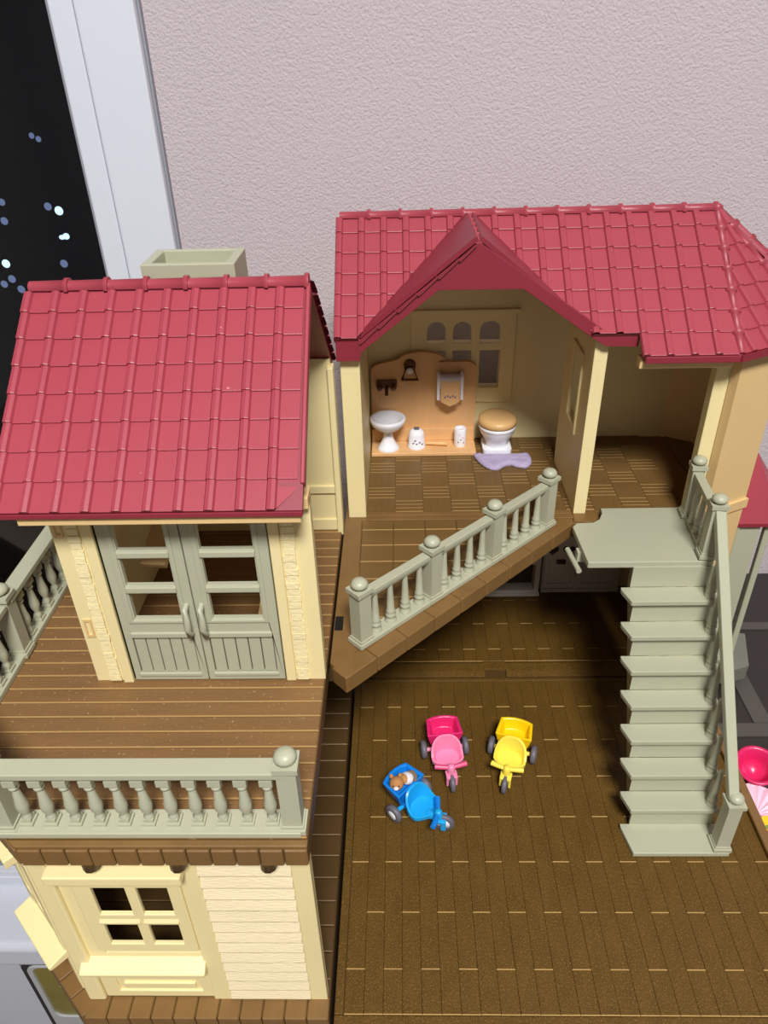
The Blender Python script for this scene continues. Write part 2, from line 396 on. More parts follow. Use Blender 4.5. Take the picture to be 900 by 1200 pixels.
def tiles(parent, O, u, d, wd_, ln, ncol, rows, clips=(), skip=None, name='roof_tile'):
    """rows: list of (start, length) down the slope. clips: list of (pu, pd, nu, nd) half planes to keep (dot <= 0)"""
    F = frame_matrix(O, u, d)
    for ri, (s0, l) in enumerate(rows):
        key = (round(wd_, 3), round(l, 3))
        if key not in SH: SH[key] = tile_geo(wd_, l).mesh('roof_tile', ['roof_red'])
        for c in range(ncol):
            u0 = c*wd_; cl = [q for q in clips]
            if skip and skip(u0, s0, l): continue
            corners = [(u0, s0), (u0+wd_, s0), (u0+wd_, s0+l), (u0, s0+l)]
            cut = []; out = False
            for (pu, pd, nu, nd) in cl:
                ds = [(q[0]-pu)*nu+(q[1]-pd)*nd for q in corners]
                if min(ds) > -0.06: out = True; break
                if max(ds) > 0.01: cut.append((pu, pd, nu, nd))
            if out: continue
            M = F @ Matrix.Translation((u0, -s0, 0))
            if not cut: place(name, SH[key], parent, M); continue
            bm = bmesh.new(); bm.from_mesh(SH[key])
            for (pu, pd, nu, nd) in cut:
                bmesh.ops.bisect_plane(bm, geom=bm.verts[:]+bm.edges[:]+bm.faces[:], plane_co=Vector(((pu-u0)*S, -(pd-s0)*S, 0)), plane_no=Vector((nu, -nd, 0)), clear_outer=True)
            if bm.faces:
                me = bpy.data.meshes.new('roof_tile'); bm.to_mesh(me); me.materials.append(MATS['roof_red']); place(name, me, parent, M)
            bm.free()
def post_geo(h, half=.36, cap=.44, foot=True):
    g_ = G(); b = half
    if foot: g_.box(-b-.12, b+.12, -b-.12, b+.12, 0, .22); g_.box(-b-.05, b+.05, -b-.05, b+.05, .22, .36)
    g_.box(-b, b, -b, b, 0, h-.75)
    g_.box(-cap, cap, -cap, cap, h-.75, h-.52)
    g_.lathe((0, 0, h-.54), [(.2, 0), (.27, .06), (.4, .16), (.41, .3), (.3, .44), (.16, .5), (.01, .52)], 14)
    return g_
def baluster_vase(h):
    g_ = G(); b = .2
    g_.box(-b-.04, b+.04, -b-.04, b+.04, 0, .16); g_.box(-b+.02, b-.02, -b+.02, b-.02, .16, .34)
    g_.lathe((0, 0, .34), [(.18, 0), (.2, .06), (.12, .14), (.14, .24), (.23, .5), (.24, .75), (.18, 1.1), (.13, h-.34-.66), (.12, h-.34-.62), (.2, h-.34-.56), (.2, h-.34-.46), (.13, h-.34-.42), (.2, h-.34-.34), (.2, h-.34-.28)], 12)
    g_.box(-b-.03, b+.03, -b-.03, b+.03, h-.3, h)
    return g_
def baluster_taper(h):
    g_ = G()
    g_.lathe((0, 0, 0), [(.3, 0), (.3, .12), (.24, .2), (.22, .32), (.27, .38), (.27, .46), (.2, .52), (.24, .62), (.24, .7), (.19, .8), (.17, h*.6), (.14, h*.8), (.13, h)], 12)
    return g_
def railing(parent, p0, p1, z, h, n_gap, n_bal, posts, balme, postme, name='railing', base_w=.9, rail_w=.55, end_ext=0.35, inset=.0):
    """base and top rail as one part; balusters and posts as its sub-parts"""
    p0 = Vector((p0[0], p0[1], z)); p1 = Vector((p1[0], p1[1], z)); d = (p1-p0); L = d.length; dn = d/L; ang = math.atan2(dn.y, dn.x)
    g_ = G()
    up = Vector((0, 0, 1))
    g_.beam(p0-dn*end_ext+up*.14, p1+dn*end_ext+up*.14, base_w, .28)
    part = g_.build(name, 'sage', parent, .04)
    G().beam(p0+up*(h-.14), p1+up*(h-.14), rail_w, .28).beam(p0+dn*.02+up*(h-.36), p1-dn*.02+up*(h-.36), rail_w*.7, .17).build('top_rail', 'sage', part, .04)
    for k in range(n_gap+1):
        if posts[k]: q = p0+d*k/n_gap; place('post', postme, part, T(q.x, q.y, z+.1, ang))
    for k in range(n_gap):
        for i in range(n_bal):
            q = p0+d*((k+(i+1-inset)/(n_bal+1-2*inset))/n_gap); place('baluster', balme, part, T(q.x, q.y, z+.26, ang))
    return part

# ================================================================== LEFT WING: tower with deck
H = 13.5
tw = thing('dollhouse_tower', 'toy house wing with red roof tower, green doors and railed deck', 'dollhouse', (-9, 27, DZ))
BASE = [(-3.65, 15.85), (-14.75, 15.85), (-18.75, 19.6), (-18.75, 37.2), (-3.65, 37.2)]
base = G().plate(BASE, [], DZ+.01, .8, 'z').build('base', 'dark_brown', tw, 0.05)
# stone edging of the base: along the front and the slanted corner
def edging(parent, A, B, n, z0, z1, depth, nrm, lip=0):
    A = Vector(A); B = Vector(B); d = (B-A)/n; nrm = Vector(nrm).normalized()
    me = None
    L = d.length; ang = math.atan2(d.y, d.x)
    g_ = G()
    g_.box(0.02, L-.02, 0, depth, z0, z1)
    me = g_.mesh('edging_block', ['edge_brown'])
    bm = bmesh.new(); bm.from_mesh(me); bmesh.ops.bevel(bm, geom=bm.edges[:], offset=.05*S, segments=1, affect='EDGES'); bm.to_mesh(me); bm.free()
    for k in range(n):
        q = A+d*k; place('edging_block', me, parent, T(q.x, q.y, random.uniform(-.012, .012), ang))
edging(base, (-14.75, 15.72), (-3.65, 15.72), 11, DZ+.03, .9, .95, (0, -1))
edging(base, (-18.85, 19.52), (-14.82, 15.76), 5, DZ+.03, .9, .95, (-1, -1))
# lower storey
FW = 16.7
panes = [rect(-12.62, -11.12, 8.0, 9.95), rect(-10.72, -9.45, 8.0, 9.95), rect(-12.55, -11.12, 5.75, 7.45), rect(-10.72, -9.45, 5.75, 7.45)]
panes = [rect(-12.55, -11.2, 8.05, 9.95), rect(-10.75, -9.5, 8.05, 9.95), rect(-12.6, -11.2, 5.8, 7.5), rect(-10.75, -9.5, 5.8, 7.5)]
lw = G().plate(rect(-14.7, -3.75, .8, 12.4), [rect(-13.2, -9.05, 4.6, 10.4)], FW, FW+.3, 'y').build('front_wall', 'cream', tw)
G().box(-14.75, -13.95, FW-.22, FW+.1, .85, 12.4).build('corner_board', 'cream', lw, .1)
G().box(-8.95, -8.15, FW-.16, FW+.1, .85, 12.4).build('corner_board', 'cream', lw, .05)
G().box(-4.5, -3.75, FW-.16, FW+.1, .85, 12.4).build('corner_board', 'cream', lw, .05)
wnd = G().plate(rect(-13.3, -8.95, 5.2, 10.6), panes, FW-.24, FW-.04, 'y').build('window_frame', 'cream', tw, .05)
G().box(-13.9, -8.6, FW-.75, FW+.05, 10.95, 11.45).build('header', 'cream', wnd, .06)
G().box(-13.6, -8.8, FW-.42, FW+.05, 10.7, 10.95).build('moulding', 'cream', wnd, .05)
G().plate([(FW+.05, 3.72), (FW-.6, 3.72), (FW-.63, 3.95), (FW+.05, 4.35)], [], -14.35, -8.85, 'x').build('sill', 'cream', wnd, .06)
for x0, x1 in ((-12.7, -11.0), (-10.85, -9.4)):
    G().plate([(FW-.08, 7.4), (FW-.3, 7.42), (FW-.33, 7.55), (FW-.08, 8.1)], [], x0, x1, 'x').build('glazing_bar', 'cream', wnd, .03)
G().plate(rect(-13.9, -8.95, 1.0, 3.7), [rect(-13.2, -9.4, 1.5, 2.5)], FW-.1, FW+.02, 'y').build('apron', 'cream', tw, .05)
G().box(-12.9, -9.65, FW-.12, FW+.02, 1.75, 2.2).build('apron_panel', 'cream', tw, .04)
for k in range(14):
    z0 = .95+k*.81
    g_ = G().plate([(FW+.05, z0), (FW-.2, z0), (FW-.22, z0+.1), (FW-.03, z0+.79), (FW+.05, z0+.79)], [], -8.15, -4.5, 'x')
    g_.build('clapboard', 'cream_rough', tw, .02)
# slanted corner wall with its own window
cv = Vector((-14.7+18.0, 16.75-19.9, 0)).normalized()
XC = Matrix.Translation((-18.0, 19.9, 0)) @ Matrix.Rotation(math.atan2(cv.y, cv.x), 4, 'Z')
Lc = 4.56
cp = [rect(1.3, 2.15, 6, 9.9), rect(2.45, 3.3, 6, 9.9)]
cw = G(XC).plate(rect(0, Lc, .8, 12.4), cp, 0, .25, 'y').build('slanted_wall', 'cream', tw)
G(XC).box(.5, 1.05, -.2, .1, .9, 12.3).build('corner_board', 'cream', cw, .05)
G(XC).box(3.55, 4.1, -.2, .1, .9, 12.3).build('corner_board', 'cream', cw, .05)
cf = G(XC).plate(rect(.95, 3.65, 5.2, 10.6), cp, -.2, .02, 'y').build('window_frame', 'cream', tw, .06)
G(XC).box(.6, 4.0, -.75, .05, 10.95, 11.45).build('header', 'cream', cf, .06)
G(XC).plate([(.05, 3.8), (-1.02, 3.8), (-1.05, 4.0), (.05, 4.35)], [], .45, 4.15, 'x').build('sill', 'cream', cf, .06)
yy = 17.4
while yy < 36.0:
    poly_slab(clip(rect(-17.3, -3.68, yy, yy+1.2), (-14.4, 17.6), (-3.6, -3.8)), .78, .92, .04, dust_glint=True).build('floor_board', ['dark_brown', 'floor_brown'], base)
    yy += 1.24
G().box(-18.1, -17.5, 20, 37, .8, 12.4).build('side_wall', 'cream', tw)
G().box(-17.5, -3.8, 36.4, 37, .8, 12.4).build('rear_wall', 'cream', tw)
# deck
DECK = [(-3.62, 16.0), (-14.35, 16.0), (-18.75, 19.6), (-18.75, 37.3), (-3.62, 37.3)]
deck = G().plate(DECK, [], 12.45, H-.12, 'z').build('deck', 'dark_brown', tw, 0.04)
edging(deck, (-14.3, 15.9), (-3.62, 15.9), 12, 12.35, H-.22, .5, (0, -1))
edging(deck, (-18.85, 19.55), (-14.35, 15.92), 6, 12.35, H-.22, .5, (-1, -1))
bw = .82
y = 16.05
G().plate([(-3.62, 15.95), (-14.33, 15.95), (-14.7, 16.25), (-3.62, 16.25)], [], H-.2, H-.02, 'z').build('deck_lip', 'edge_brown', deck, .05)
y = 16.3
while y < 37.2:
    y1 = min(y+bw, 37.25)
    pl = clip(clip(rect(-18.7, -3.66, y, y1-.03), (-14.35, 16.05), (-3.6, -4.4)), (0, 0), (0, 0))
    if len(pl) >= 3: poly_slab(pl, H-.14, H, .045, dust_glint=True).build('deck_board', ['deck_brown', 'dust_glint_dim'], deck)
    y = y1
for bx in (-11.9, -8.6, -5.2):        # little brackets under the deck
    G().box(bx-.45, bx+.45, FW-.5, FW, 12.0, 12.4).build('bracket', 'dark_brown', deck, .08)
    G().lathe((bx, FW-.5, 11.75), [(.2, 0), (.32, .15), (.32, .6)], 10).build('bracket', 'dark_brown', deck)
# deck railings
pm = post_geo(4.05, .35, .44).mesh('post', ['sage']); bv = baluster_vase(2.55).mesh('baluster', ['sage'])
for me in (pm,):
    bm = bmesh.new(); bm.from_mesh(me); bm.to_mesh(me); bm.free()
railing(tw, (-14.75, 16.78), (-4.15, 16.78), H, 3.35, 1, 11, (True, True), bv, pm, base_w=1.05, rail_w=.75, end_ext=.3, inset=.15)
railing(tw, (-18.2, 20.2), (-14.75, 17.15), H, 3.35, 1, 4, (False, False), bv, pm, base_w=.9, rail_w=.7, end_ext=.1)
railing(tw, (-18.25, 26.0), (-18.25, 36.8), H, 3.35, 1, 9, (True, True), bv, pm, base_w=.7, rail_w=.8, end_ext=.35)
railing(tw, (-18.25, 20.2), (-18.25, 25.5), H, 3.35, 1, 5, (True, False), bv, pm, base_w=.7, rail_w=.8, end_ext=.35)
# tower storey
TF = 24.2; TB = 36.3; TH = 22.9
tf = G().plate([(-14.0, H), (-12.3, H), (-12.3, 22.6), (-5.35, 22.6), (-5.35, H), (-3.62, H), (-3.62, TH), (-14.0, TH)], [], TF, TF+.55, 'y').build('tower_front', 'cream', tw)
G().box(-12.75, -12.3, TF-.18, TF+.3, H, 22.75).build('door_jamb', 'cream', tf, .05)
G().box(-5.36, -4.92, TF-.12, TF+.3, H, 22.75).build('door_jamb', 'cream', tf, .05)
G().box(-12.4, -5.3, TF-.1, TF+.3, 22.55, 22.8).build('door_head', 'cream', tf, .05)
nb = 26
for (x0, x1) in ((-13.36, -12.84), (-4.86, -4.3)):
    G().box(x0-.04, x1+.04, TF-.03, TF+.02, H+.05, 22.6).build('stone_strip', 'cream', tf)
    for k in range(nb):
        h = (22.6-H-.1)/nb; dx0 = random.uniform(0, .06); dx1 = random.uniform(0, .06)
        G().box(x0+dx0, x1-dx1, TF-.1-random.uniform(0, .05), TF, H+.08+k*h+.02, H+.08+(k+1)*h-.02).build('stone', 'cream_brick', tf)
for (x, z) in ((-13.85, 21.5), (-13.82, 16.2)):
    G().plate(rect(x-.02, x+.34, z-.05, z+.95), [rect(x+.07, x+.25, z+.08, z+.82)], TF-.06, TF+.02, 'y').build('latch_slot', 'cream_warm', tf)
G().box(-14.0, -13.5, TF+.56, TB-.01, H, TH).build('tower_side', 'cream', tw)
tb = G().plate(rect(-14.0, -3.7, H, 24.0), [], TB, TB+.5, 'y').build('tower_rear', 'cream', tw)
G().box(-13.5, -3.75, TB-.15, TB+.02, 16.0, 16.5).build('dado_rail', 'cream', tb, .05)
G().box(-13.5, -3.75, TB-.12, TB+.02, H, H+.75).build('skirting', 'cream', tb, .05)
G().box(-3.86, -3.54, TB-.3, TB+.5, H-.25, 23.6).build('end_strip', 'cream', tb, .05)
# furniture-like diagonal boards inside (a steep indoor stair)
G().beam((-6.6, 26.6, H+.6), (-5.2, 33.5, 22.0), .9, .5).build('stair_string', 'cream_warm', tw)
G().beam((-11.5, 27.2, H+4.2), (-10.6, 34.5, 21.5), 1.2, .3).build('stair_string', 'cream_warm', tw)
# double doors
def door(x0, x1, hx):
    hs = [rect(x0+.68, x1-.62, z0, z1) for (z0, z1) in ((17.15, 18.6), (18.95, 20.4), (20.75, 22.0))]
    d = G().plate(rect(x0, x1, H+.06, 22.52), hs+[rect(x0+.32, x1-.32, H+.5, 16.1)], TF-.06, TF+.24, 'y').build('door', 'sage', tw, .04)
    G().plate(rect(x0+.38, x1-.38, 16.95, 22.2), [rect(x0+.62, x1-.56, 17.1, 22.05)], TF-.12, TF+.0, 'y').build('moulding', 'sage', d, .03)
    for z0 in (18.62, 20.42):
        G().box(x0+.62, x1-.56, TF-.16, TF+.1, z0, z0+.31).build('glazing_bar', 'sage', d, .05)
    G().box(x0+.32, x1-.32, TF-.14, TF+.0, 16.12, 16.42).build('rail_moulding', 'sage', d, .06)
    G().box(x0+.25, x1-.25, TF-.12, TF+.0, H+.3, H+.52).build('rail_moulding', 'sage', d, .05)
    n = 5; ww = (x1-x0-.68)/n
    for k in range(n):
        G().box(x0+.34+k*ww+.02, x0+.34+(k+1)*ww-.02, TF-.0, TF+.18, H+.52, 16.1).build('panel_slat', 'sage', d, .04)
    G().tube([(hx, TF-.05, 16.35), (hx, TF-.36, 16.5), (hx, TF-.46, 16.9), (hx, TF-.46, 17.5), (hx, TF-.36, 17.85), (hx, TF-.05, 17.95)], [.11, .14, .16, .14, .13, .11], 10).build('handle', 'sage', d)
door(-12.22, -8.9, -9.2)
door(-8.86, -5.42, -8.55)
# tower roof
RY, RZ = 30.0, 29.75; EY, EZ = 22.62, 23.55; RX_0, RX_1 = -14.95, -3.66
sl = math.hypot(RY-EY, RZ-EZ); dn_ = Vector((0, EY-RY, EZ-RZ)).normalized(); db_ = Vector((0, RY-EY, EZ-RZ)).normalized()
rp = [(RX_0, RX_1)]
FM = frame_matrix((RX_0, RY, RZ), (1, 0, 0), dn_)
g_ = G(FM); g_.box(0, RX_1-RX_0, -sl, .0, -.26, -.02)
rf = g_.build('roof', 'roof_dark', tw, .04)
BMx = frame_matrix((RX_1, RY, RZ), (-1, 0, 0), db_)
g_ = G(BMx); g_.box(0, RX_1-RX_0, -sl, .0, -.26, -.02); g_.build('rear_slope', 'roof_dark', rf, .04)
cw_ = (RX_1-RX_0)/10.0
rl = [(0.35, .95)]+[(1.3+k*(sl-1.3)/7, (sl-1.3)/7) for k in range(7)]
# the corner tile at the lower right is cut away in a curl
tiles(rf, (RX_0, RY, RZ), (1, 0, 0), dn_, cw_, 1, 10, rl, clips=[(RX_1-RX_0, 0, 1, 0), (RX_1-RX_0-1.0, sl, .72, .69)])
tiles(rf, (RX_1, RY, RZ), (-1, 0, 0), db_, cw_, 1, 10, rl)
G(FM).box(RX_1-RX_0-1.05, RX_1-RX_0, -sl, -sl+1.1, -.03, .02).build('corner_patch', 'roof_dark', rf)
G().box(RX_0, RX_1, EY-.02, EY+.3, EZ-.26, EZ-.05).build('fascia', 'roof_dark', rf, .03)
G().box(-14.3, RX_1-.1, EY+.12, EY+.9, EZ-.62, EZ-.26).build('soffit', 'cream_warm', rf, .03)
G(FM).box(RX_1-RX_0-.1, RX_1-RX_0+.06, -sl+1.0, -.2, -.4, .14).build('verge', 'roof_red', rf, .05)
def ridge(parent, A, B, n, rad=.3):
    A = Vector(A); B = Vector(B); d = (B-A)/n; L = d.length
    rot = d.to_track_quat('X', 'Z').to_matrix().to_4x4()
    g_ = G(); vs = []; fs = []; m = 8
    prof = [(0, rad+.07), (.16, rad+.07), (.2, rad-.02), (L, rad-.04)]
    for (xx, rr) in prof:
        for i in range(m+1):
            t = math.pi*(-.08+1.16*i/m); vs.append((xx, rr*math.cos(t)*1.05, rr*math.sin(t)))
    for k in range(len(prof)-1):
        for i in range(m): fs.append((k*(m+1)+i, k*(m+1)+i+1, (k+1)*(m+1)+i+1, (k+1)*(m+1)+i))
    g_.add(vs, fs, 0, True); g_.add(vs[:m+1], [tuple(range(m+1))]); g_.add(vs[-m-1:], [tuple(range(m+1))])
    me = g_.mesh('ridge_cap', ['roof_red'])
    for k in range(n): place('ridge_cap', me, parent, Matrix.Translation(A+d*k) @ rot)
ridge(rf, (RX_1, RY, RZ-.08), (RX_0, RY, RZ-.08), 7)
# gable end under the tower roof
G().plate([(24.2, 23.0), (36.3, 23.0), (30, 28.9)], [], -14.0, -13.5, 'x').build('gable', 'cream', tw)
G().plate([(TF, TH), (TF, 23.2), (RY-.6, 28.6), (RY-.6, TH)], [], -13.5, -13.4, 'x').build('gable_lining', 'cream', tw)
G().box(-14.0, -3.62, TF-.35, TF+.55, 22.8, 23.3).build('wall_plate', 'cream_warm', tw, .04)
# chimney
ch = G().plate(rect(-11.0, -7.0, 31.9, 34.6), [rect(-10.6, -7.4, 32.2, 34.3)], 25.5, 30.0, 'z').build('chimney', 'sage', tw, .05)
G().plate(rect(-10.75, -7.25, 32.05, 34.45), [], 27.5, 28.9, 'z').build('chimney_floor', 'sage', ch)

# ================================================================== COURTYARD FLOOR
ct = thing('courtyard_base', 'brown plastic courtyard floor of staggered planks before the house', 'toy floor', (8, 27, DZ))
CX0, CX1, CY0, CY1 = -3.5, 19.75, 16.3, 37.5
pad = G().box(CX0, CX1, CY0-.55, CY1, DZ+.01, -.1).build('slab', 'dark_brown', ct, .05)
G().box(CX0, CX1, CY0-.6, CY0-.02, -.4, .02).build('front_rim', 'court_brown', ct, .05)
G().box(CX0-.0, CX0+.42, CY0, CY1, -.4, .02).build('left_rim', 'court_brown', ct, .05)
G().box(CX1-.35, CX1+.2, CY0-.6, 36.7, DZ+.01, .3).build('right_rim', 'edge_brown', ct, .08)
PW, PL = .905, 5.56
jy = [18.41+2.7633*k for k in range(-1, 9)]
px0 = CX0+.45
def plank_floor(parent, x0, x1, y0, y1, phase, mats):
    cache = {}
    k = 0; x = x0
    off = 0.0
    xs = []
    # columns are aligned so that every second one breaks on the same row
    while x < x1-.05:
        xe = min(x+PW, x1); ph = 18.41+(2.7633 if (k+phase) % 2 else 0)-4*PL
        cuts = [y0]+[ph+m*2*2.7633 for m in range(0, 30) if y0+.15 < ph+m*2*2.7633 < y1-.15]+[y1]
        for a0, a1 in zip(cuts[:-1], cuts[1:]):
            key = (round(xe-x, 3), round(a1-a0, 3))
            if key not in cache: cache[key] = plank_mesh('plank', key[0], key[1], .16, mats, gap=.006, endgap=.016, lip=.036)
            place('plank', cache[key], parent, T((x+xe)/2, (a0+a1)/2, random.uniform(-.008, .008)))
        x += PW; k += 1
plank_floor(pad, px0, CX1-.36, CY0, CY1-.35, 0, ['court_brown', 'dust_glint'])
G().box(CX0+.45, 17.0, CY1-.33, CY1-.02, -.3, .06).build('hinge_bar', 'court_brown', ct, .08)

# ================================================================== MAIN HOUSE
mh = thing('dollhouse_main', 'toy house with long red roof, open bathroom and slanting balcony', 'dollhouse', (7, 43, DZ))
MF, MB = 37.6, 47.7
lf = G().plate([(CX0, MF), (18.2, MF), (20.7, 38.6), (22.4, 43), (20.7, 47.4), (18.2, 48.3), (CX0, 48.3)], [], DZ+.01, -.16, 'z').build('lower_floor', 'dark_brown', mh)
plank_floor(lf, px0, 17.2, MF+1.55, 48.0, 0, ['court_brown', 'dust_glint_dim'])
G().plate([(MF+.05, -.16), (MF+.05, .0), (MF+.5, .1), (MF+1.2, .14), (MF+1.5, .0), (MF+1.5, -.16)], [], px0, 5.55, 'x').build('threshold', 'court_brown', mh, .03)
G().plate([(MF+.05, -.16), (MF+.05, .0), (MF+.5, .1), (MF+1.2, .14), (MF+1.5, .0), (MF+1.5, -.16)], [], 7.05, 17.2, 'x').build('threshold', 'court_brown', mh, .03)
G().box(5.5, 7.1, MF+.65, MF+1.5, -.16, .1).build('threshold', 'court_brown', mh, .05)
# walls
G().box(-3.3, -2.25, MF, MB+.3, H-.1, 23.55).build('left_wall', 'cream', mh, .05)
G().box(-3.5, -2.6, MF+.6, 48.2, -.1, 12.6).build('lower_left_wall', 'cream', mh)
def arch(x0, x1, z0, zs, n=10):
    cx = (x0+x1)/2; rx = (x1-x0)/2
    return [(x0, z0), (x1, z0)]+[(cx+rx*math.cos(math.pi*k/n), zs+rx*.92*math.sin(math.pi*k/n)) for k in range(n+1)]
wh = [arch(1.68, 2.92, 20.55, 21.45), arch(3.4, 4.62, 20.55, 21.45), arch(5.15, 6.52, 20.55, 21.4),
      rect(1.68, 2.92, 17.4, 20.05), rect(3.4, 4.62, 17.4, 20.05), rect(5.2, 6.55, 17.4, 20.05)]
bwall = G().plate(rect(-3.3, 18.2, -.1, 25.4), wh, MB, MB+.6, 'y').build('rear_wall', 'cream', mh)
wf = G().plate(rect(.6, 7.5, 16.3, 22.6), wh, MB-.12, MB+.01, 'y').build('window_frame', 'cream', mh, .04)
G().box(.4, 7.7, MB-.3, MB, 22.6, 22.85).build('cornice', 'cream', wf, .04)
def seg_wall(P, Q, z0, z1, th, name, m, parent=mh):
    P = Vector((P[0], P[1], 0)); Q = Vector((Q[0], Q[1], 0)); d = (Q-P).normalized(); nrm = Vector((-d.y, d.x, 0))
    pts = [P, Q, Q+nrm*th, P+nrm*th]
    return G().plate([(p.x, p.y) for p in pts], [], z0, z1, 'z').build(name, m, parent)
bay = [(17.72, 37.05), (20.55, 38.45), (22.4, 43.0), (20.9, 46.7), (18.1, 48.4)]
for i in range(4):
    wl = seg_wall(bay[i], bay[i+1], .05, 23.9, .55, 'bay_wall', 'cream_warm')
bnd = seg_wall((17.75, 36.9), (20.7, 38.35), 13.35, 13.95, .4, 'bay_band', 'cream_warm')
G().box(16.72, 17.8, 37.62, 38.35, 12.4, 23.3).build('right_pillar', 'cream', mh, .05)
G().box(16.6, 17.8, 38.0, 39.2, -.1, 12.5).build('lower_pillar', 'cream', mh, .05)
dv = G().plate(rect(MF, 44.15, H, 24.6), [rect(39.9, 41.7, 18.3, 22.4)], 10.12, 10.84, 'x').build('divider_wall', 'cream', mh, .04)
G().plate(rect(39.5, 42.1, 17.8, 22.8), [rect(39.85, 41.75, 18.25, 22.45)], 10.0, 10.13, 'x').build('window_frame', 'cream', dv, .04)
G().box(12.15, 16.9, 36.3, 36.9, 23.15, 23.75).build('wall_plate', 'cream_warm', mh, .04)
# upper floor slab with its slanting balcony
SLAB = [(-3.5, 48.2), (-3.5, 25.2), (-2.75, 24.25), (10.0, 36.75), (10.95, 36.6), (11.35, 36.8), (11.6, 37.35), (11.6, 38.08), (18.3, 38.08), (20.4, 39.2), (21.8, 43), (20.4, 46.6), (18.2, 48.0)]
slab = G().plate(SLAB, [], 12.5, H-.1, 'z').build('upper_floor', 'edge_brown', mh, .05)
# edging blocks along the slanting edge
A = Vector((-2.72, 24.2)); B = Vector((9.95, 36.6)); L = (B-A).length; ang = math.atan2(B.y-A.y, B.x-A.x); nE = 9
g_ = G().box(.02, L/nE-.02, -.02, .98, 12.55, H); me = g_.mesh('edging_block', ['edge_brown'])
bm = bmesh.new(); bm.from_mesh(me); bmesh.ops.bevel(bm, geom=bm.edges[:], offset=.045*S, segments=1, affect='EDGES'); bm.to_mesh(me); bm.free()
for k in range(nE):
    q = A+(B-A)*k/nE; place('edging_block', me, slab, T(q.x, q.y, random.uniform(-.01, .01), ang))
G().plate([(-3.5, 25.2), (-2.75, 24.3), (-2.35, 25.7), (-2.5, 37.4), (-3.5, 37.4)], [], H-.12, H+.02, 'z').build('side_strip', 'edge_brown', slab, .04)
G().box(-3.45, -3.05, 27.4, 28.4, H-.02, H+.06).build('latch', 'black', slab)
dirB = (B-A).normalized(); nB = Vector((dirB.y, -dirB.x)); Pin = A-nB*1.0
yy = 25.3
while yy < 37.1:
    xx = -2.45
    y1 = min(yy+1.55, 37.15)
    while xx < 10.2:
        pl = rect(xx, min(xx+1.85, 10.1)-.03, yy, y1-.03)
        pl = clip(pl, (Pin.x, Pin.y), (nB.x, nB.y))
        if len(pl) >= 3:
            ar = abs(sum(pl[i][0]*pl[(i+1) % len(pl)][1]-pl[(i+1) % len(pl)][0]*pl[i][1] for i in range(len(pl))))/2
            if ar > .08: poly_slab(pl, H-.12, H, .04, dust_glint=True).build('floor_tile', ['floor_brown', 'dust_glint_dim'], slab)
        xx += 1.85
    yy += 1.55
G().box(-2.25, 10.1, 37.2, 37.62, H-.12, H+.0).build('room_step', 'edge_brown', slab, .05)
G().box(-2.25, 10.1, 37.64, 38.05, H-.12, H+.03).build('room_step', 'edge_brown', slab, .05)
G().plate([(10.0, 36.8), (10.95, 36.65), (11.3, 36.85), (11.5, 37.3), (11.4, 37.6), (10.1, 37.6)], [], H-.12, H+.03, 'z').build('floor_lip', 'edge_brown', slab, .05)
# basket-weave parquet of the rooms
def parquet(wd_, ln, across):
    g_ = G(); n = 4
    for k in range(n):
        if across:
            h = ln/n; y0 = k*h+.008; y1 = (k+1)*h-.008; b = .04
            vs = [(.02, y0, -.1), (wd_-.02, y0, -.1), (wd_-.02, y1, -.1), (.02, y1, -.1), (.02, y0, -.05), (wd_-.02, y0, -.05), (.02, y0+b, 0), (wd_-.02, y0+b, 0), (wd_-.02, y1, 0), (.02, y1, 0)]
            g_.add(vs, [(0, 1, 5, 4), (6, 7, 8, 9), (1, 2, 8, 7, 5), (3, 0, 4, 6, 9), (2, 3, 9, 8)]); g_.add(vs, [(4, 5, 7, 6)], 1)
        else:
            h = wd_/n; g_.box(k*h+.003, (k+1)*h-.003, .01, ln-.01, -.1, 0)
    return g_.mesh('parquet_tile', ['floor_brown', 'dust_glint_dim'])  # front edges of the strips take the painted joint highlight
pa = parquet(1.72, 1.6, True); pb = parquet(1.72, 1.6, False)
for j in range(6):
    for i in range(12):
        x0 = -2.23+i*1.72; y0 = 38.08+j*1.6
        if x0+1.72 > 18.3: continue
        if 10.0 < x0 < 10.84 or (x0 < 10.12 and x0+1.72 > 10.84 and y0 < 44.1):
            pass
        place('parquet_tile', pa if (i+j) % 2 else pb, slab, T(x0, y0, H+.0))
for j in range(5):
    y0 = 39.5+j*1.6
    place('parquet_tile', pb if j % 2 else pa, slab, T(18.4, y0, H))
# balcony railing
pb_ = post_geo(3.75, .36, .46).mesh('post', ['sage']); bt = baluster_taper(2.45).mesh('baluster', ['sage'])
railing(mh, (-2.05, 26.55), (8.2, 36.35), H, 3.0, 3, 4, (True,)*4, bt, pb_, base_w=.85, rail_w=.5, end_ext=.45, inset=.1)
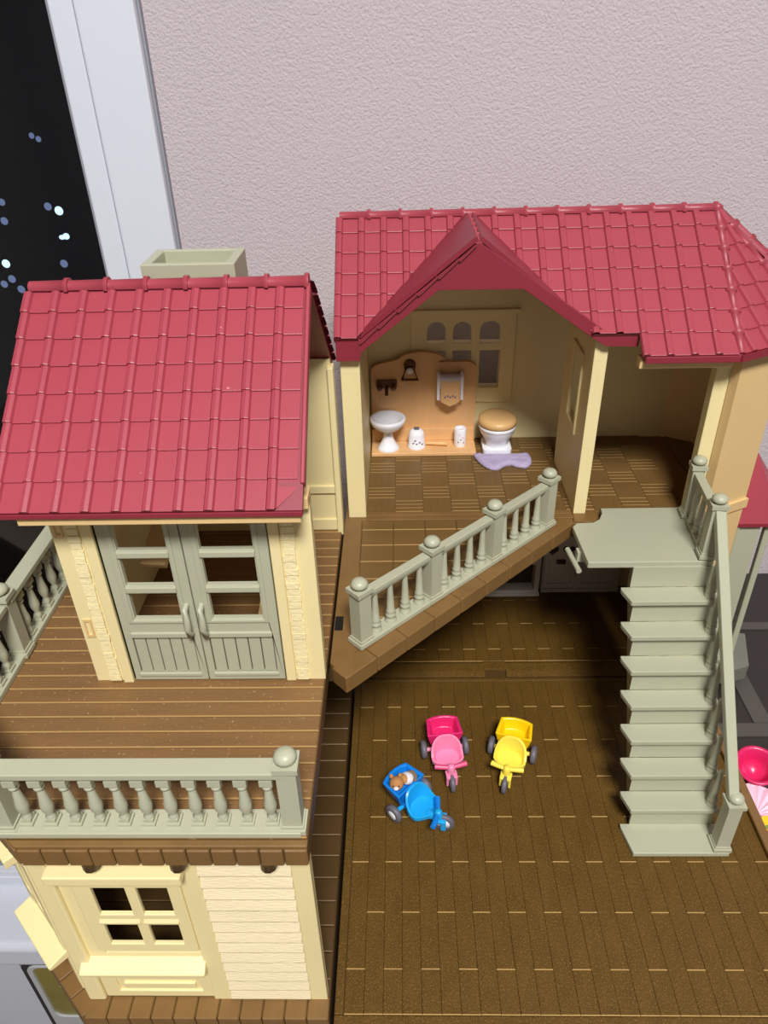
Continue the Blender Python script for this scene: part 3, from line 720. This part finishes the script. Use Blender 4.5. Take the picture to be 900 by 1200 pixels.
# main roof
MRY, MRZ, MEY, MEZ = 43.0, 29.66, 35.95, 23.95
XA, XB = -3.3, 17.1
sl = math.hypot(MRY-MEY, MRZ-MEZ); cA = (MRY-MEY)/sl; sA = (MRZ-MEZ)/sl
dF = Vector((0, -cA, -sA)); dR = Vector((0, cA, -sA))
mwid = (XB-XA)/17
dl = (MRY-36.98)/cA                          # where the slope stops left of the open front
AX, AZ = 3.78, 29.5; kD = .81; xR = XA+13*mwid
vk = sA/kD
FMm = frame_matrix((XA, MRY, MRZ), (1, 0, 0), dF)
W_ = XB-XA; ap = AX-XA
def uv(poly): return [(p[0], -p[1]) for p in poly]
mr = G(FMm).plate(uv([(ap, 0), (ap-vk*dl, dl), (0, dl), (0, 0)]), [], -.3, -.02, 'z').plate(uv([(ap, 0), (W_, 0), (W_, sl), (xR-XA, sl), (xR-XA, dl), (ap+vk*dl, dl)]), [], -.3, -.02, 'z').build('roof', 'roof_dark', mh)
G(frame_matrix((XB, MRY, MRZ), (-1, 0, 0), dR)).box(0, W_, -sl, 0, -.3, -.02).build('rear_slope', 'roof_dark', mr)
rl2 = [(.3, .95)]+[(1.25+k*(sl-1.25)/6, (sl-1.25)/6) for k in range(6)]
tiles(mr, (XA, MRY, MRZ), (1, 0, 0), dF, mwid, 1, 17, rl2, clips=[(0, dl, 0, 1), (ap, 0, 1, vk)])
tiles(mr, (XA, MRY, MRZ), (1, 0, 0), dF, mwid, 1, 17, rl2, clips=[(0, dl, 0, 1), (ap, 0, -1, vk), (xR-XA, 0, 1, 0)])
tiles(mr, (XA, MRY, MRZ), (1, 0, 0), dF, mwid, 1, 17, rl2, clips=[(ap, 0, -1, vk), (xR-XA, 0, -1, 0)])
ridge(mr, (XB, MRY, MRZ-.08), (XA, MRY, MRZ-.08), 12, .28)
G().box(xR, XB-.05, MEY-.05, MEY+.25, MEZ-.38, MEZ-.02).build('fascia', 'roof_dark', mr, .04)
G(FMm).box(xR-XA-.05, xR-XA+.12, -sl, -dl+.2, -.5, .05).build('verge', 'roof_dark', mr, .04)
G(FMm).box(-.2, .1, -dl, -.2, -.35, .1).build('verge', 'roof_red', mr, .05)
# dormer
eB = math.hypot(1, kD); cB = 1/eB; sB = kD/eB
el = 7.6
yfr = 37.15
for sgn in (-1, 1):
    u = (0, 1, 0) if sgn < 0 else (0, -1, 0)
    O = (AX, yfr, AZ) if sgn < 0 else (AX, MRY, AZ)
    d = Vector((sgn*cB, 0, -sB))
    FD = frame_matrix(O, u, d)
    Ld = MRY-yfr
    # keep u below the valley: y <= MRY - e*sB/(sA/cA)
    kk = sB*cA/sA
    if sgn < 0:
        pl = [(0, 0), (Ld, 0), (0, Ld/kk)]; cl = [(Ld, 0, 1, kk)]
    else:
        pl = [(0, 0), (Ld, 0), (Ld, Ld/kk)]; cl = [(0, 0, -1, kk)]
    dm = G(FD).plate(uv(pl), [], -.25, -.02, 'z').build('dormer_slope', 'roof_dark', mr)
    tiles(mr, O, u, d, Ld/5, 1, 5, [(.25, 1.05)]+[(1.3+1.3*k, 1.3) for k in range(5)], clips=cl)
ridge(mr, (AX, MRY-.3, AZ-.12), (AX, yfr, AZ-.12), 5, .2)
fas = [(3.8, 29.42), (-2.15, 24.68), (-3.43, 24.7), (-3.43, 23.52), (-2.2, 23.52), (-2.12, 23.98), (1.88, 27.15), (6.09, 27.12), (9.85, 24.5), (10.5, 24.1), (12.2, 24.05), (12.2, 24.82), (10.5, 24.84)]
G().plate(fas, [], 37.12, 37.42, 'y').build('gable_board', 'roof_dark', mr, .03)
# faceted end of the main roof
hp = [(17.05, 36.0), (22.2, 38.6), (24.6, 43), (22.2, 47.4), (17.05, 50.0)]
APX = Vector((XB, MRY, MRZ))
for i in range(4):
    P = Vector((hp[i][0], hp[i][1], MEZ)); Q = Vector((hp[i+1][0], hp[i+1][1], MEZ))
    u = (Q-P).normalized(); foot = P+u*((APX-P).dot(u)); d = (foot-APX); ln = d.length
    FMh = frame_matrix(APX, u, d); uP = (P-foot).dot(u); uQ = (Q-foot).dot(u)
    G(FMh).plate(uv([(0, 0), (uP, ln), (uQ, ln)]), [], -.3, -.02, 'z').build('hip_slope', 'roof_dark', mr)
    G().beam(P+Vector((0, 0, -.2)), Q+Vector((0, 0, -.2)), .25, .36).build('fascia', 'roof_dark', mr)
    if i < 2:
        nrow = 7; O = APX+u*(uP-.4)
        tiles(mr, O, u, d, 1.2, 1, 8, [(k*ln/nrow, ln/nrow) for k in range(nrow)], clips=[(-uP+.4, 0, -ln, uP), (-uP+.4, 0, ln, -uQ)])
        if i == 0: ridge(mr, APX+Vector((0, 0, -.1)), P+Vector((0, 0, .02)), 7, .23)
        ridge(mr, APX+Vector((0, 0, -.1)), Q+Vector((0, 0, .02)), 7, .23)
# porch of the bay: small red roof, green door frame, grey step
pch = G()
ap2 = (21.3, 40.0, 16.3); c4 = [(19.75, 38.5, 12.0), (23.3, 38.5, 12.0), (24.6, 41.5, 12.0), (21.4, 42.2, 12.0)]
pch.add([ap2]+c4, [(0, 1, 2), (0, 2, 3), (0, 3, 4), (0, 4, 1), (4, 3, 2, 1)])
pch.build('porch_roof', 'roof_red', mh)
G().plate([(19.75, 38.5), (23.3, 38.5), (24.6, 41.5), (21.4, 42.2)], [], 11.75, 12.0, 'z').build('porch_eave', 'roof_dark', mh)
seg_wall((20.75, 38.55), (22.0, 41.0), .2, 11.8, .12, 'porch_door', 'sage')
G().box(20.7, 22.15, 38.75, 38.95, .3, 11.75).build('porch_panel', 'sage', mh, .04)
G().box(22.55, 22.95, 38.9, 39.3, .3, 11.75).build('porch_post', 'sage', mh, .06)
G().plate([(20.6, 37.9), (22.3, 37.6), (23.9, 38.2), (24.9, 41.5), (22.5, 42.0)], [], -.9, .35, 'z').build('porch_step', 'porch_grey', mh, .1)
G().plate([(21.2, 38.6), (22.3, 38.3), (23.4, 38.8), (24.2, 41.3), (22.5, 41.5)], [], DZ+.1, -.9, 'z').build('porch_foot', 'dark_brown', mh)

# ================================================================== STAIRCASE
st = thing('staircase', 'pale green toy staircase with landing and turned railing', 'toy staircase', (14.7, 28, 0.02))
N = 8
def tz(i): return 1.66*i+.32
for i in range(0, N):
    yf = 24.1 if i == 0 else 25.55+.95*(i-1)
    yb = 25.9 if i == 0 else yf+1.25
    xr = 17.35 if i == 0 else 17.0
    G().plate([(12.2, yf), (xr, yf), (xr, yb), (11.9, yb), (11.9, yb-.22)], [], tz(i)-.3, tz(i), 'z').build('tread', 'sage', st, .04)
for i in range(0, N):
    yr = 25.62+.95*i
    G().box(12.42, 16.95, yr+.25, yr+.4, tz(i), tz(i+1)-.32).build('riser', 'sage', st)
LZ = tz(N)
LAND = [(9.75, 32.55), (16.75, 32.55), (17.35, 38.25), (11.75, 38.25), (11.8, 37.75), (11.45, 37.1), (10.9, 36.75), (9.85, 36.7)]
LAND = [(9.95, 32.6), (16.7, 32.6), (17.05, 37.55), (16.6, 37.6), (16.6, 38.04), (11.85, 38.04), (11.8, 37.5), (11.5, 36.85), (11.05, 36.5), (10.1, 36.45), (9.8, 36.1)]
G().plate(LAND, [], LZ-.4, LZ, 'z').build('landing', 'sage', st, .05)
G().tube([(9.7, 33.2, LZ-1.05), (9.45, 35.3, LZ-1.05)], .16, 8).build('hook_bar', 'sage', st)
G().box(9.72, 10.3, 34.0, 34.5, LZ-1.0, LZ-.38).build('hook_stem', 'sage', st)
for xs_ in (12.75, 16.5):
    G().plate([(26.3, 0.32), (27.6, 0.03), (33.9, LZ-2.4), (33.9, LZ-.8), (33.4, LZ-.8)], [], xs_, xs_+.25, 'x').build('string', 'sage', st)
np_ = post_geo(4.35, .36, .47).mesh('post', ['sage']); lp_ = post_geo(3.9, .33, .43).mesh('post', ['sage'])
btl = baluster_taper(2.45).mesh('baluster', ['sage'])
railing(st, (16.35, 33.0), (16.7, 37.1), LZ, 3.05, 1, 3, (True, True), btl, lp_, name='landing_railing', base_w=.55, rail_w=.5, end_ext=.2)
hr = G()
hr.beam((16.85, 24.55, 4.05), (16.4, 32.85, 16.75), .55, .42)
hrl = hr.build('handrail', 'sage', st, .06)
place('post', np_, hrl, T(16.95, 24.6, .32))
sb = baluster_taper(2.75).mesh('baluster', ['sage'])
for i in range(1, N):
    place('baluster', sb, hrl, T(16.7-.03*i, 25.55+.95*(i-1)+.45, tz(i)-.02))

# ================================================================== BATHROOM TOYS
bp_ = thing('bathroom_panel', 'tan wooden bathroom back panel with scalloped top in upper room', 'toy panel', (1.2, 46.6, H))
top = []
def arcpts(cx, cz, rx, rz, t0, t1, n=8): return [(cx+rx*math.cos(math.radians(t0+(t1-t0)*k/n)), cz+rz*math.sin(math.radians(t0+(t1-t0)*k/n))) for k in range(n+1)]
prof = [(-2.15, H+.02), (5.0, H+.02)]+[(5.0, 18.7)]+arcpts(4.3, 18.9, .7, .6, 10, 90, 5)+arcpts(2.4, 19.4, 1.1, .1, 60, 90, 2)+arcpts(1.3, 19.55, 1.6, .65, 15, 165, 10)+arcpts(-1.3, 18.85, .8, .6, 95, 175, 5)
G().plate(prof, [], 47.05, 47.4, 'y').build('back_board', 'panel_wood', bp_, .05)
G().box(-2.15, 5.0, 45.0, 47.04, H+.02, H+.28).build('foot_board', 'panel_wood', bp_, .05)
G().box(-2.15, 5.0, 46.85, 47.04, H+.29, H+1.2).build('skirting', 'panel_wood', bp_, .03)
# tap fixed on the panel above the basin
fa = G().box(-1.75, -.35, 46.8, 47.06, 17.75, 18.35).build('tap_plate', 'brown_fit', bp_, .08)
for tx in (-1.5, -.6): G().lathe((tx, 46.55, 17.95), [(.01, -.2), (.2, -.15), (.2, .15), (.01, .2)], 10, axis='y').build('tap_knob', 'brown_fit', fa)
G().tube([(-1.05, 46.9, 17.9), (-1.05, 46.4, 17.85), (-1.05, 46.25, 17.5)], .13, 8).build('spout', 'brown_fit', fa)
G().box(-1.5, -.6, 46.95, 47.06, 16.6, 17.75).build('tap_back', 'panel_wood', fa)
B0 = H+.285
wb = thing('wash_basin', 'white pedestal wash basin on the tan panel foot', 'wash basin', (-1.0, 45.78, B0))
G().lathe((-1.0, 45.78, B0), [(.75, 0), (.78, .1), (.62, .25), (.4, .7), (.3, 1.15), (.34, 1.4)], 20).build('pedestal', 'china', wb)
G().lathe((-1.0, 45.78, B0), [(.34, 1.35), (.7, 1.5), (1.05, 1.8), (1.2, 2.1), (1.22, 2.3), (1.12, 2.36), (1.0, 2.3), (.8, 1.95), (.4, 1.75), (.01, 1.72)], 24).build('bowl', 'china', wb)
th = thing('towel_ring', 'brown triangular towel ring hung high on the tan panel', 'towel ring', (.5, 46.9, 18.5))
G().tube([(.0, 46.75, 18.4), (1.05, 46.75, 18.4), (.75, 46.75, 19.3), (.3, 46.75, 19.3), (.0, 46.75, 18.4)], .11, 8).build('ring', 'brown_fit', th)
G().lathe((.52, 47.04, 19.35), [(.01, -.26), (.3, -.2), (.42, 0)], 14, axis='y').build('mount', 'brown_fit', th)
G().lathe((.52, 46.9, 19.0), [(.01, -.15), (.2, -.1), (.26, 0)], 12, axis='y').build('button', 'china', th)
tr = thing('paper_holder', 'white toilet paper holder with tan flap on the tan panel', 'paper holder', (3.2, 46.8, 17.2))
for sx in (2.42, 3.98):
    G().plate(arcpts(46.61, 18.6, .41, .41, 0, 180, 8)+[(46.23, 17.1), (47.03, 17.1)], [], sx-.1, sx+.1, 'x').build('side_cheek', 'china', tr, .04)
G().lathe((3.2, 46.55, 18.35), [(.49, -.68), (.49, .68)], 18, axis='x').build('paper_roll', 'cloth_white', tr)
G().plate(arcpts(46.55, 18.3, .56, .52, 150, 180, 3)+[(45.99, 17.2), (46.06, 17.2)]+arcpts(46.55, 18.3, .5, .46, 180, 150, 3), [], 2.56, 3.84, 'x').build('flap', 'panel_wood', tr, .02)
G().plate([(2.56, 17.25), (3.84, 17.25), (3.84, 17.1), (3.5, 16.9), (3.2, 16.75), (2.9, 16.9), (2.56, 17.1)], [], 46.0, 46.08, 'y').build('flap_edge', 'panel_wood', tr)
for k in range(5): G().box(2.8+k*.17, 2.9+k*.17, 45.97, 46.0, 17.35+(k % 2)*.08, 17.5+(k % 2)*.08).build('print_mark', 'china_print', tr)
br = thing('brush_pot', 'white pot with floral print on the tan panel foot', 'pot', (.95, 46.0, B0))
G().lathe((.95, 46.0, B0), [(.62, 0), (.64, .12), (.56, .22), (.55, .95), (.46, 1.2), (.28, 1.32), (.01, 1.35)], 20).build('pot_body', 'china', br)
G().lathe((.95, 46.0, B0+1.3), [(.2, 0), (.2, .1), (.01, .12)], 12).build('pot_knob', 'tyre', br)
for (dx, dz) in ((-.22, .5), (.0, .46), (.2, .55), (-.1, .7), (.36, .4)):
    G().ball((.95+dx, 46.0-math.sqrt(max(.02, .575**2-dx*dx)), B0+dz), .07, .03, .05, n=8).build('print_mark', 'china_print', br)
solo('toilet_brush', G().tube([(1.62, 46.05, B0+.2), (2.0, 46.05, B0+.2), (2.5, 46.0, B0+.19), (3.05, 45.95, B0+.2), (3.1, 45.95, B0+.2)], [.1, .13, .14, .18, .1], 10).ball((1.62, 46.05, B0+.2), .12, .12, .12), 'lid_wood', 'tan wooden handle lying between white pot and white cup', 'brush')
cu = thing('tooth_cup', 'small white printed cup at right end of tan panel foot', 'cup', (3.95, 46.1, B0))
G().lathe((3.95, 46.1, B0), [(.4, 0), (.42, .1), (.41, 1.25), (.37, 1.33), (.32, 1.25), (.01, 1.2)], 18).build('cup_body', 'china', cu)
for (dx, dz) in ((-.15, .4), (.15, .75), (-.05, .95), (.22, .35), (.02, .6)):
    G().ball((3.95+dx, 46.1-math.sqrt(.415**2-dx*dx), B0+dz), .05, .03, .05, n=8).build('print_mark', 'pink_pale' if dz > .7 else 'china_print', cu)
to = thing('toilet', 'white toy toilet with tan wooden lid beside the tan panel', 'toilet', (6.45, 45.9, H+.02))
def oval(c, prof, n=26, mi=0, sy=1.1):
    g2 = G(); vs = []; fs = []
    for (rr, h) in prof:
        for i in range(n):
            t = 2*math.pi*i/n; vs.append((c[0]+rr*math.cos(t), c[1]+rr*sy*math.sin(t), c[2]+h))
    for k in range(len(prof)-1):
        for i in range(n): j = (i+1) % n; fs.append((k*n+i, k*n+j, (k+1)*n+j, (k+1)*n+i))
    g2.add(vs, fs, mi, True); g2.add(vs[-n:], [tuple(range(n))], mi); g2.add(vs[:n], [tuple(range(n))], mi)
    return g2
oc = (6.42, 45.85, H+.02)
G().plate(rrect(5.45, 7.4, 44.9, 46.9, .3), [], H+.02, H+.45, 'z').build('foot', 'china', to, .1)
oval(oc, [(.7, .4), (.72, .7), (.95, 1.1), (1.15, 1.5), (1.22, 1.75)]).build('bowl', 'china', to)
oval(oc, [(1.2, 1.75), (1.27, 1.82), (1.27, 2.0), (1.2, 2.05)]).build('seat', 'china', to)
oval(oc, [(1.2, 2.05), (1.3, 2.12), (1.3, 2.4), (1.15, 2.55), (.8, 2.62), (.3, 2.65), (.01, 2.65)]).build('lid', 'lid_wood', to)
for k in range(5): G().ball((6.06+k*.18, 45.85-1.165+.05*abs(k-2), H+1.42+.03*abs(k-2)), .06, .03, .05, n=8).build('print_mark', 'china_print', to)
# lilac fluffy mat
mt = [(4.88, 44.85), (4.95, 44.4), (5.25, 43.6), (5.7, 43.0), (6.25, 42.9), (6.75, 43.35), (7.15, 43.5), (7.6, 43.2), (8.15, 43.15), (8.5, 43.7), (8.5, 44.6), (8.3, 44.85), (7.6, 44.74), (6.4, 44.74), (5.5, 44.76), (5.15, 44.88)]
def smooth(pts, n=5):
    out = []; m = len(pts)
    for i in range(m):
        p0, p1, p2, p3 = (Vector(pts[(i+k-1) % m]) for k in range(4))
        for k in range(n):
            t = k/n; out.append(.5*((2*p1)+(p2-p0)*t+(2*p0-5*p1+4*p2-p3)*t*t+(3*p1-p0-3*p2+p3)*t**3))
    return out
op = smooth(mt); no = len(op); g_ = G(); vs = []; cm = Vector((6.7, 44.3))
levels = [(.0, .02), (-.06, .1), (-.05, .22), (.06, .32), (.22, .36)]
for (ins, zz) in levels:
    for i in range(no):
        d = (op[(i+1) % no]-op[i-1]).normalized(); nn = Vector((-d.y, d.x)); q = op[i]+nn*ins
        vs.append((q.x, q.y, H+zz+random.uniform(-.015, .02)))
fs = []
for k in range(len(levels)-1):
    for i in range(no): fs.append((k*no+i, k*no+(i+1) % no, (k+1)*no+(i+1) % no, (k+1)*no+i))
g_.add(vs, fs, 0, True)
tt = tessellate_polygon([[Vector((v[0], v[1], 0)) for v in vs[-no:]]]); g_.add(vs[-no:], [tuple(t) for t in tt], 0, True)
solo('bath_mat', g_, 'lilac', 'lilac fluffy mat curving in front of the toy toilet', 'mat', loc=(6.6, 44.4, H))

# kitchen furniture downstairs
kc = thing('kitchen_cabinet', 'off-white toy cabinet with carved hearts in dim lower room', 'cabinet', (13.9, 47.2, 0.02))
G().box(10.85, 17.0, 46.95, 47.65, .02, 5.6).build('body', 'kitchen_white', kc, .06)
G().box(10.75, 17.1, 46.75, 47.68, 5.6, 5.9).build('worktop', 'kitchen_white', kc, .06)
G().box(10.85, 17.0, 46.8, 46.96, .02, .35).build('plinth', 'kitchen_white', kc, .04)
for (x0, x1) in ((10.95, 13.4), (13.6, 16.9)):
    d_ = G().plate(rect(x0, x1, .55, 5.4), [rect(x0+.3, x1-.3, .9, 3.3)], 46.8, 46.96, 'y').build('door', 'kitchen_white', kc, .04)
    G().box((x0+x1)/2-.35, (x0+x1)/2+.35, 46.66, 46.81, 2.9, 3.25).build('handle', 'kitchen_dark', d_, .05)
    for s_ in (-.75, .5):
        hx = (x0+x1)/2+s_; hz = 4.2
        hpts = [(hx+.03*(16*math.sin(t)**3), hz+.03*(13*math.cos(t)-5*math.cos(2*t)-2*math.cos(3*t)-math.cos(4*t))) for t in [2*math.pi*k/18 for k in range(18)]]
        G().plate(hpts, [], 46.76, 46.82, 'y').build('heart', 'kitchen_dark', d_)
G().box(13.42, 13.58, 46.72, 46.9, .4, 5.4).build('pilaster', 'kitchen_white', kc, .03)
ks = thing('kitchen_shelf', 'off-white open toy shelf unit left of the hearts cabinet', 'shelf unit', (9.0, 47, 0.02))
G().plate(rect(6.4, 10.6, .02, 6.0), [rect(6.8, 10.2, .5, 3.0), rect(6.8, 10.2, 3.4, 5.6)], 46.5, 47.65, 'y').build('carcass', 'kitchen_white', ks, .05)
G().box(6.5, 10.5, 47.5, 47.64, .4, 5.7).build('back_panel', 'kitchen_dark', ks)
G().box(6.35, 10.65, 46.3, 47.66, .02, .3).build('plinth', 'kitchen_white', ks, .05)

# ================================================================== TRICYCLES
def wheel(root, x, y, r_, wd_, axis, tyre, hub, name='wheel', ang=0):
    M = T(x, y, r_, ang)
    wv = G(M).lathe((0, 0, 0), [(r_*.55, -wd_/2), (r_*.86, -wd_/2), (r_, -wd_*.28), (r_, wd_*.28), (r_*.86, wd_/2), (r_*.55, wd_/2)], 20, axis='x').build(name, tyre, root, local=True)
    G(M).lathe((0, 0, 0), [(.06, -wd_/2-.03), (r_*.5, -wd_/2-.02), (r_*.56, -wd_/2+.05), (r_*.56, wd_/2-.05), (r_*.5, wd_/2+.02), (.06, wd_/2+.03)], 16, axis='x').build('hub', hub, wv, local=True)
def trike(label, loc, rz, deep, pale, bar, tyre, hub, steer=0.0, fwd=.42, wr=.54):
    t = thing('tricycle', label, 'tricycle', loc, rz, 'toy tricycles on the courtyard floor', local=True)
    # cargo bucket: open hopper, wider at the top
    def ring(z, wf, wb, yf, yb, n=5):
        pts = [(-wf, yf), (wf, yf)]
        for k in range(n+1):
            t_ = k/n; x = wb*(1-2*t_); pts.append((x, yb+.22*(1-(2*t_-1)**2)))
        return [(p[0], p[1], z) for p in pts]
    def sc_(R, s, c): return [(p[0]*s, c+(p[1]-c)*s, p[2]) for p in R]
    o0 = ring(.75, .78, .62, -.05, .75); o1 = ring(1.35, .98, .86, -.1, 1.05); o2 = ring(1.95, 1.12, 1.0, -.15, 1.22)
    i2 = sc_(o2, .8, .55); i1 = sc_(ring(1.25, .88, .8, -.05, 1.0), .8, .5)
    g2 = G(); rings = [o0, o1, o2, i2, i1]; n = len(o0)
    vs = [p for R in rings for p in R]; fs = []
    for k in range(4):
        for i in range(n): j = (i+1) % n; fs.append((k*n+i, k*n+j, (k+1)*n+j, (k+1)*n+i))
    fs += [tuple(range(n)), tuple(4*n+i for i in range(n))]
    g2.add(vs, fs); g2.build('bucket', deep, t, .09, 3, local=True)
    # seat: scooped pan with a round backrest
    seat = G(); n = 30; pan = []
    outl = []
    for k in range(n):
        t_ = 2*math.pi*k/n; x = .98*math.copysign(abs(math.cos(t_))**.75, math.cos(t_)); y = -.98+.82*math.copysign(abs(math.sin(t_))**.8, math.sin(t_))
        if y < -1.3: x *= 1-.55*((-1.3-y)/.5)
        outl.append((x, y))
    def lvl(s, z, back): return [(x*s, -.95+(y+.95)*s, z+(back*max(0, (y+1.0)/.84)**1.3 if y > -1.0 else 0)) for x, y in outl]
    R = [lvl(.72, .55, 0), lvl(.98, .75, .25), lvl(1.0, 1.0, 1.0), lvl(.86, 1.02, .95), lvl(.72, .8, .1), lvl(.3, .82, 0)]
    vs = [p for q in R for p in q]; fs = []
    for k in range(len(R)-1):
        for i in range(n): j = (i+1) % n; fs.append((k*n+i, k*n+j, (k+1)*n+j, (k+1)*n+i))
    fs += [tuple(range(n)), tuple((len(R)-1)*n+i for i in range(n))]
    seat.add(vs, fs, 0, True); so_ = seat.build('seat', pale, t, local=True); so_.data.set_sharp_from_angle(angle=math.radians(32))
    G().tube([(-1.2, .05, .52), (1.2, .05, .52)], .14, 10).build('axle', pale, t, local=True)
    G().box(-.6, .6, -.5, .6, .45, .8).build('chassis', deep, t, .08, local=True)
    wheel(t, -1.3, .05, .56, .34, 'x', tyre, hub); wheel(t, 1.3, .05, .56, .34, 'x', tyre, hub)
    # steering head, fork, handlebar and front wheel turn together
    M = Matrix.Translation((0, -2.15, 0)) @ Matrix.Rotation(steer, 4, 'Z')
    G().tube([(0, -1.5, .72), (0, -1.85, .8), (0, -2.12, .95)], [.3, .22, .2], 10).build('neck', pale, t, local=True)
    fk = G(M); fk.lathe((0, 0, .8), [(.22, 0), (.26, .2), (.24, .55), (.2, .75), (.14, .82), (.01, .84)], 14)
    fk.box(-.34, .34, -.46, .12, .84, 1.05)
    fk.box(-.34, -.19, -.46, -.16, .3, .95); fk.box(.19, .34, -.46, -.16, .3, .95)
    fko = fk.build('fork', pale, t, .05, 2, local=True)
    G(M).tube([(-.95, .18, 1.42), (-.5, .1, 1.4), (0, .02, 1.38), (.5, .1, 1.4), (.95, .18, 1.42)], [.16, .15, .12, .15, .16], 10).build('handlebar', bar, t, local=True)
    Mw = M @ Matrix.Translation((0, -fwd, wr))
    wv = G(Mw).lathe((0, 0, 0), [(wr*.58, -.14), (wr-.07, -.14), (wr, -.08), (wr, .08), (wr-.07, .14), (wr*.58, .14)], 20, axis='x').build('wheel', tyre, t, local=True)
    G(Mw).lathe((0, 0, 0), [(.05, -.16), (wr*.6, -.15), (wr*.62, 0), (wr*.6, .15), (.05, .16)], 14, axis='x').build('hub', hub, wv, local=True)
    return t
trike('pink toy tricycle with deep pink bucket on the courtyard', (2.35, 31.0, .02), math.radians(7), 'pink_deep', 'pink_pale', 'pink_mid', 'tyre', 'tyre')
trike('yellow toy tricycle right of the pink tricycle', (6.5, 30.8, .02), math.radians(-17), 'yellow_deep', 'yellow_pale', 'yellow_pale', 'tyre', 'tyre')
trike('bright blue toy tricycle carrying a small animal figure', (.15, 27.3, .02), math.radians(47), 'blue_deep', 'blue_light', 'blue_deep', 'tyre', 'hub_white', math.radians(33), .3, .62)
# baby animal figure lying in the blue bucket
fg = thing('animal_figure', 'tiny brown animal figure in white lying in blue bucket', 'figure', (-.25, 27.6, 1.35))
cH = Vector((-.6, 27.35, 2.0))
body = G().ball((-.1, 27.78, 1.85), .36, .32, .28)
body.ball(cH, .42, .41, .4)
body.build('body', 'fur', fg)
hd = G().ball((cH.x-.3, cH.y+.3, cH.z+.22), .13, .13, .16, n=10).build('ear', 'fur', fg)
G().ball((cH.x+.2, cH.y+.38, cH.z+.2), .13, .13, .16, n=10).build('ear', 'fur', fg)
G().ball((cH.x-.02, cH.y-.4, cH.z+.05), .16, .12, .12, n=10).build('muzzle', 'cloth_white', fg)
for s_ in (-1, 1): G().ball((cH.x+.16*s_-.02, cH.y-.36, cH.z+.2), .045, n=8).build('eye', 'black', fg)
G().ball((.0, 27.85, 1.8), .42, .4, .33).build('romper', 'cloth_white', fg)
G().tube([(.1, 28.1, 2.0), (.35, 28.05, 2.1), (.5, 27.8, 2.05), (.45, 27.5, 1.95)], .1, 8).build('tail', 'cloth_brown', fg)

# ================================================================== toys beside the courtyard
bw_ = thing('toy_bowl', 'deep pink toy bowl tipped beside the courtyard edge', 'bowl', (21.4, 30.35, DZ), local=True)
bw_.rotation_euler = (math.radians(14), math.radians(-8), 0); bw_.location.z = (DZ+.25)*S
G().lathe((0, 0, 0), [(.5, 0), (.75, .1), (.95, .8), (1.1, 1.4), (1.24, 1.48), (1.26, 1.58), (1.16, 1.64), (1.0, 1.55), (.82, .85), (.6, .35), (.01, .25)], 28).build('bowl', 'rose_red', bw_, local=True)
G().ball((-1.1, .45, 1.05), .32, .25, .3).build('handle', 'rose_red', bw_, local=True)
pf = thing('toy_fan_dish', 'pale pink pleated toy fan below the deep pink bowl', 'toy fan', (20.95, 28.35, DZ), local=True)
n = 14; vs = [(0, 0, .0), (0, 0, .25)]; fs = []
for k in range(n+1):
    t_ = math.radians(-50+150*k/n); zz = .8+(.18 if k % 2 else -.0)
    vs += [(1.6*math.cos(t_), 1.6*math.sin(t_), zz-.2), (1.6*math.cos(t_), 1.6*math.sin(t_), zz)]
for k in range(n):
    b0 = 2+2*k; fs += [(1, b0+1, b0+3), (0, b0+2, b0), (b0, b0+2, b0+3, b0+1)]
pg_ = G().add(vs, fs).build('pleats', 'pale_rose', pf, local=True)
pg_.location = (-.55*S, -.9*S, .3*S)
rim = [(1.62*math.cos(math.radians(-50+150*k/20))-.55, 1.62*math.sin(math.radians(-50+150*k/20))-.9, 1.05) for k in range(21)]
G().tube(rim, .12, 8).build('rim', 'pale_rose', pf, local=True)
pk = thing('toy_packet', 'red packet with yellow and white label beside courtyard edge', 'packet', (20.66, 25.75, DZ+.02), math.radians(0), local=True)
G().plate(rrect(-.62, .62, -1.7, 1.1, .5), [], 0, 1.2, 'z').build('body', 'label_red', pk, .12, local=True)
G().plate(rrect(-.55, .55, .1, 1.1, .4), [], 1.2, 1.24, 'z').build('label_patch', 'label_yellow', pk, local=True)
G().plate(rrect(-.55, .55, -1.5, .0, .2), [], 1.2, 1.23, 'z').build('label_patch', 'label_white', pk, local=True)
G().plate(rrect(-.4, -.1, .2, .5, .1), [], 1.24, 1.26, 'z').build('label_mark', 'label_green', pk, local=True)
bpy.context.view_layer.update()
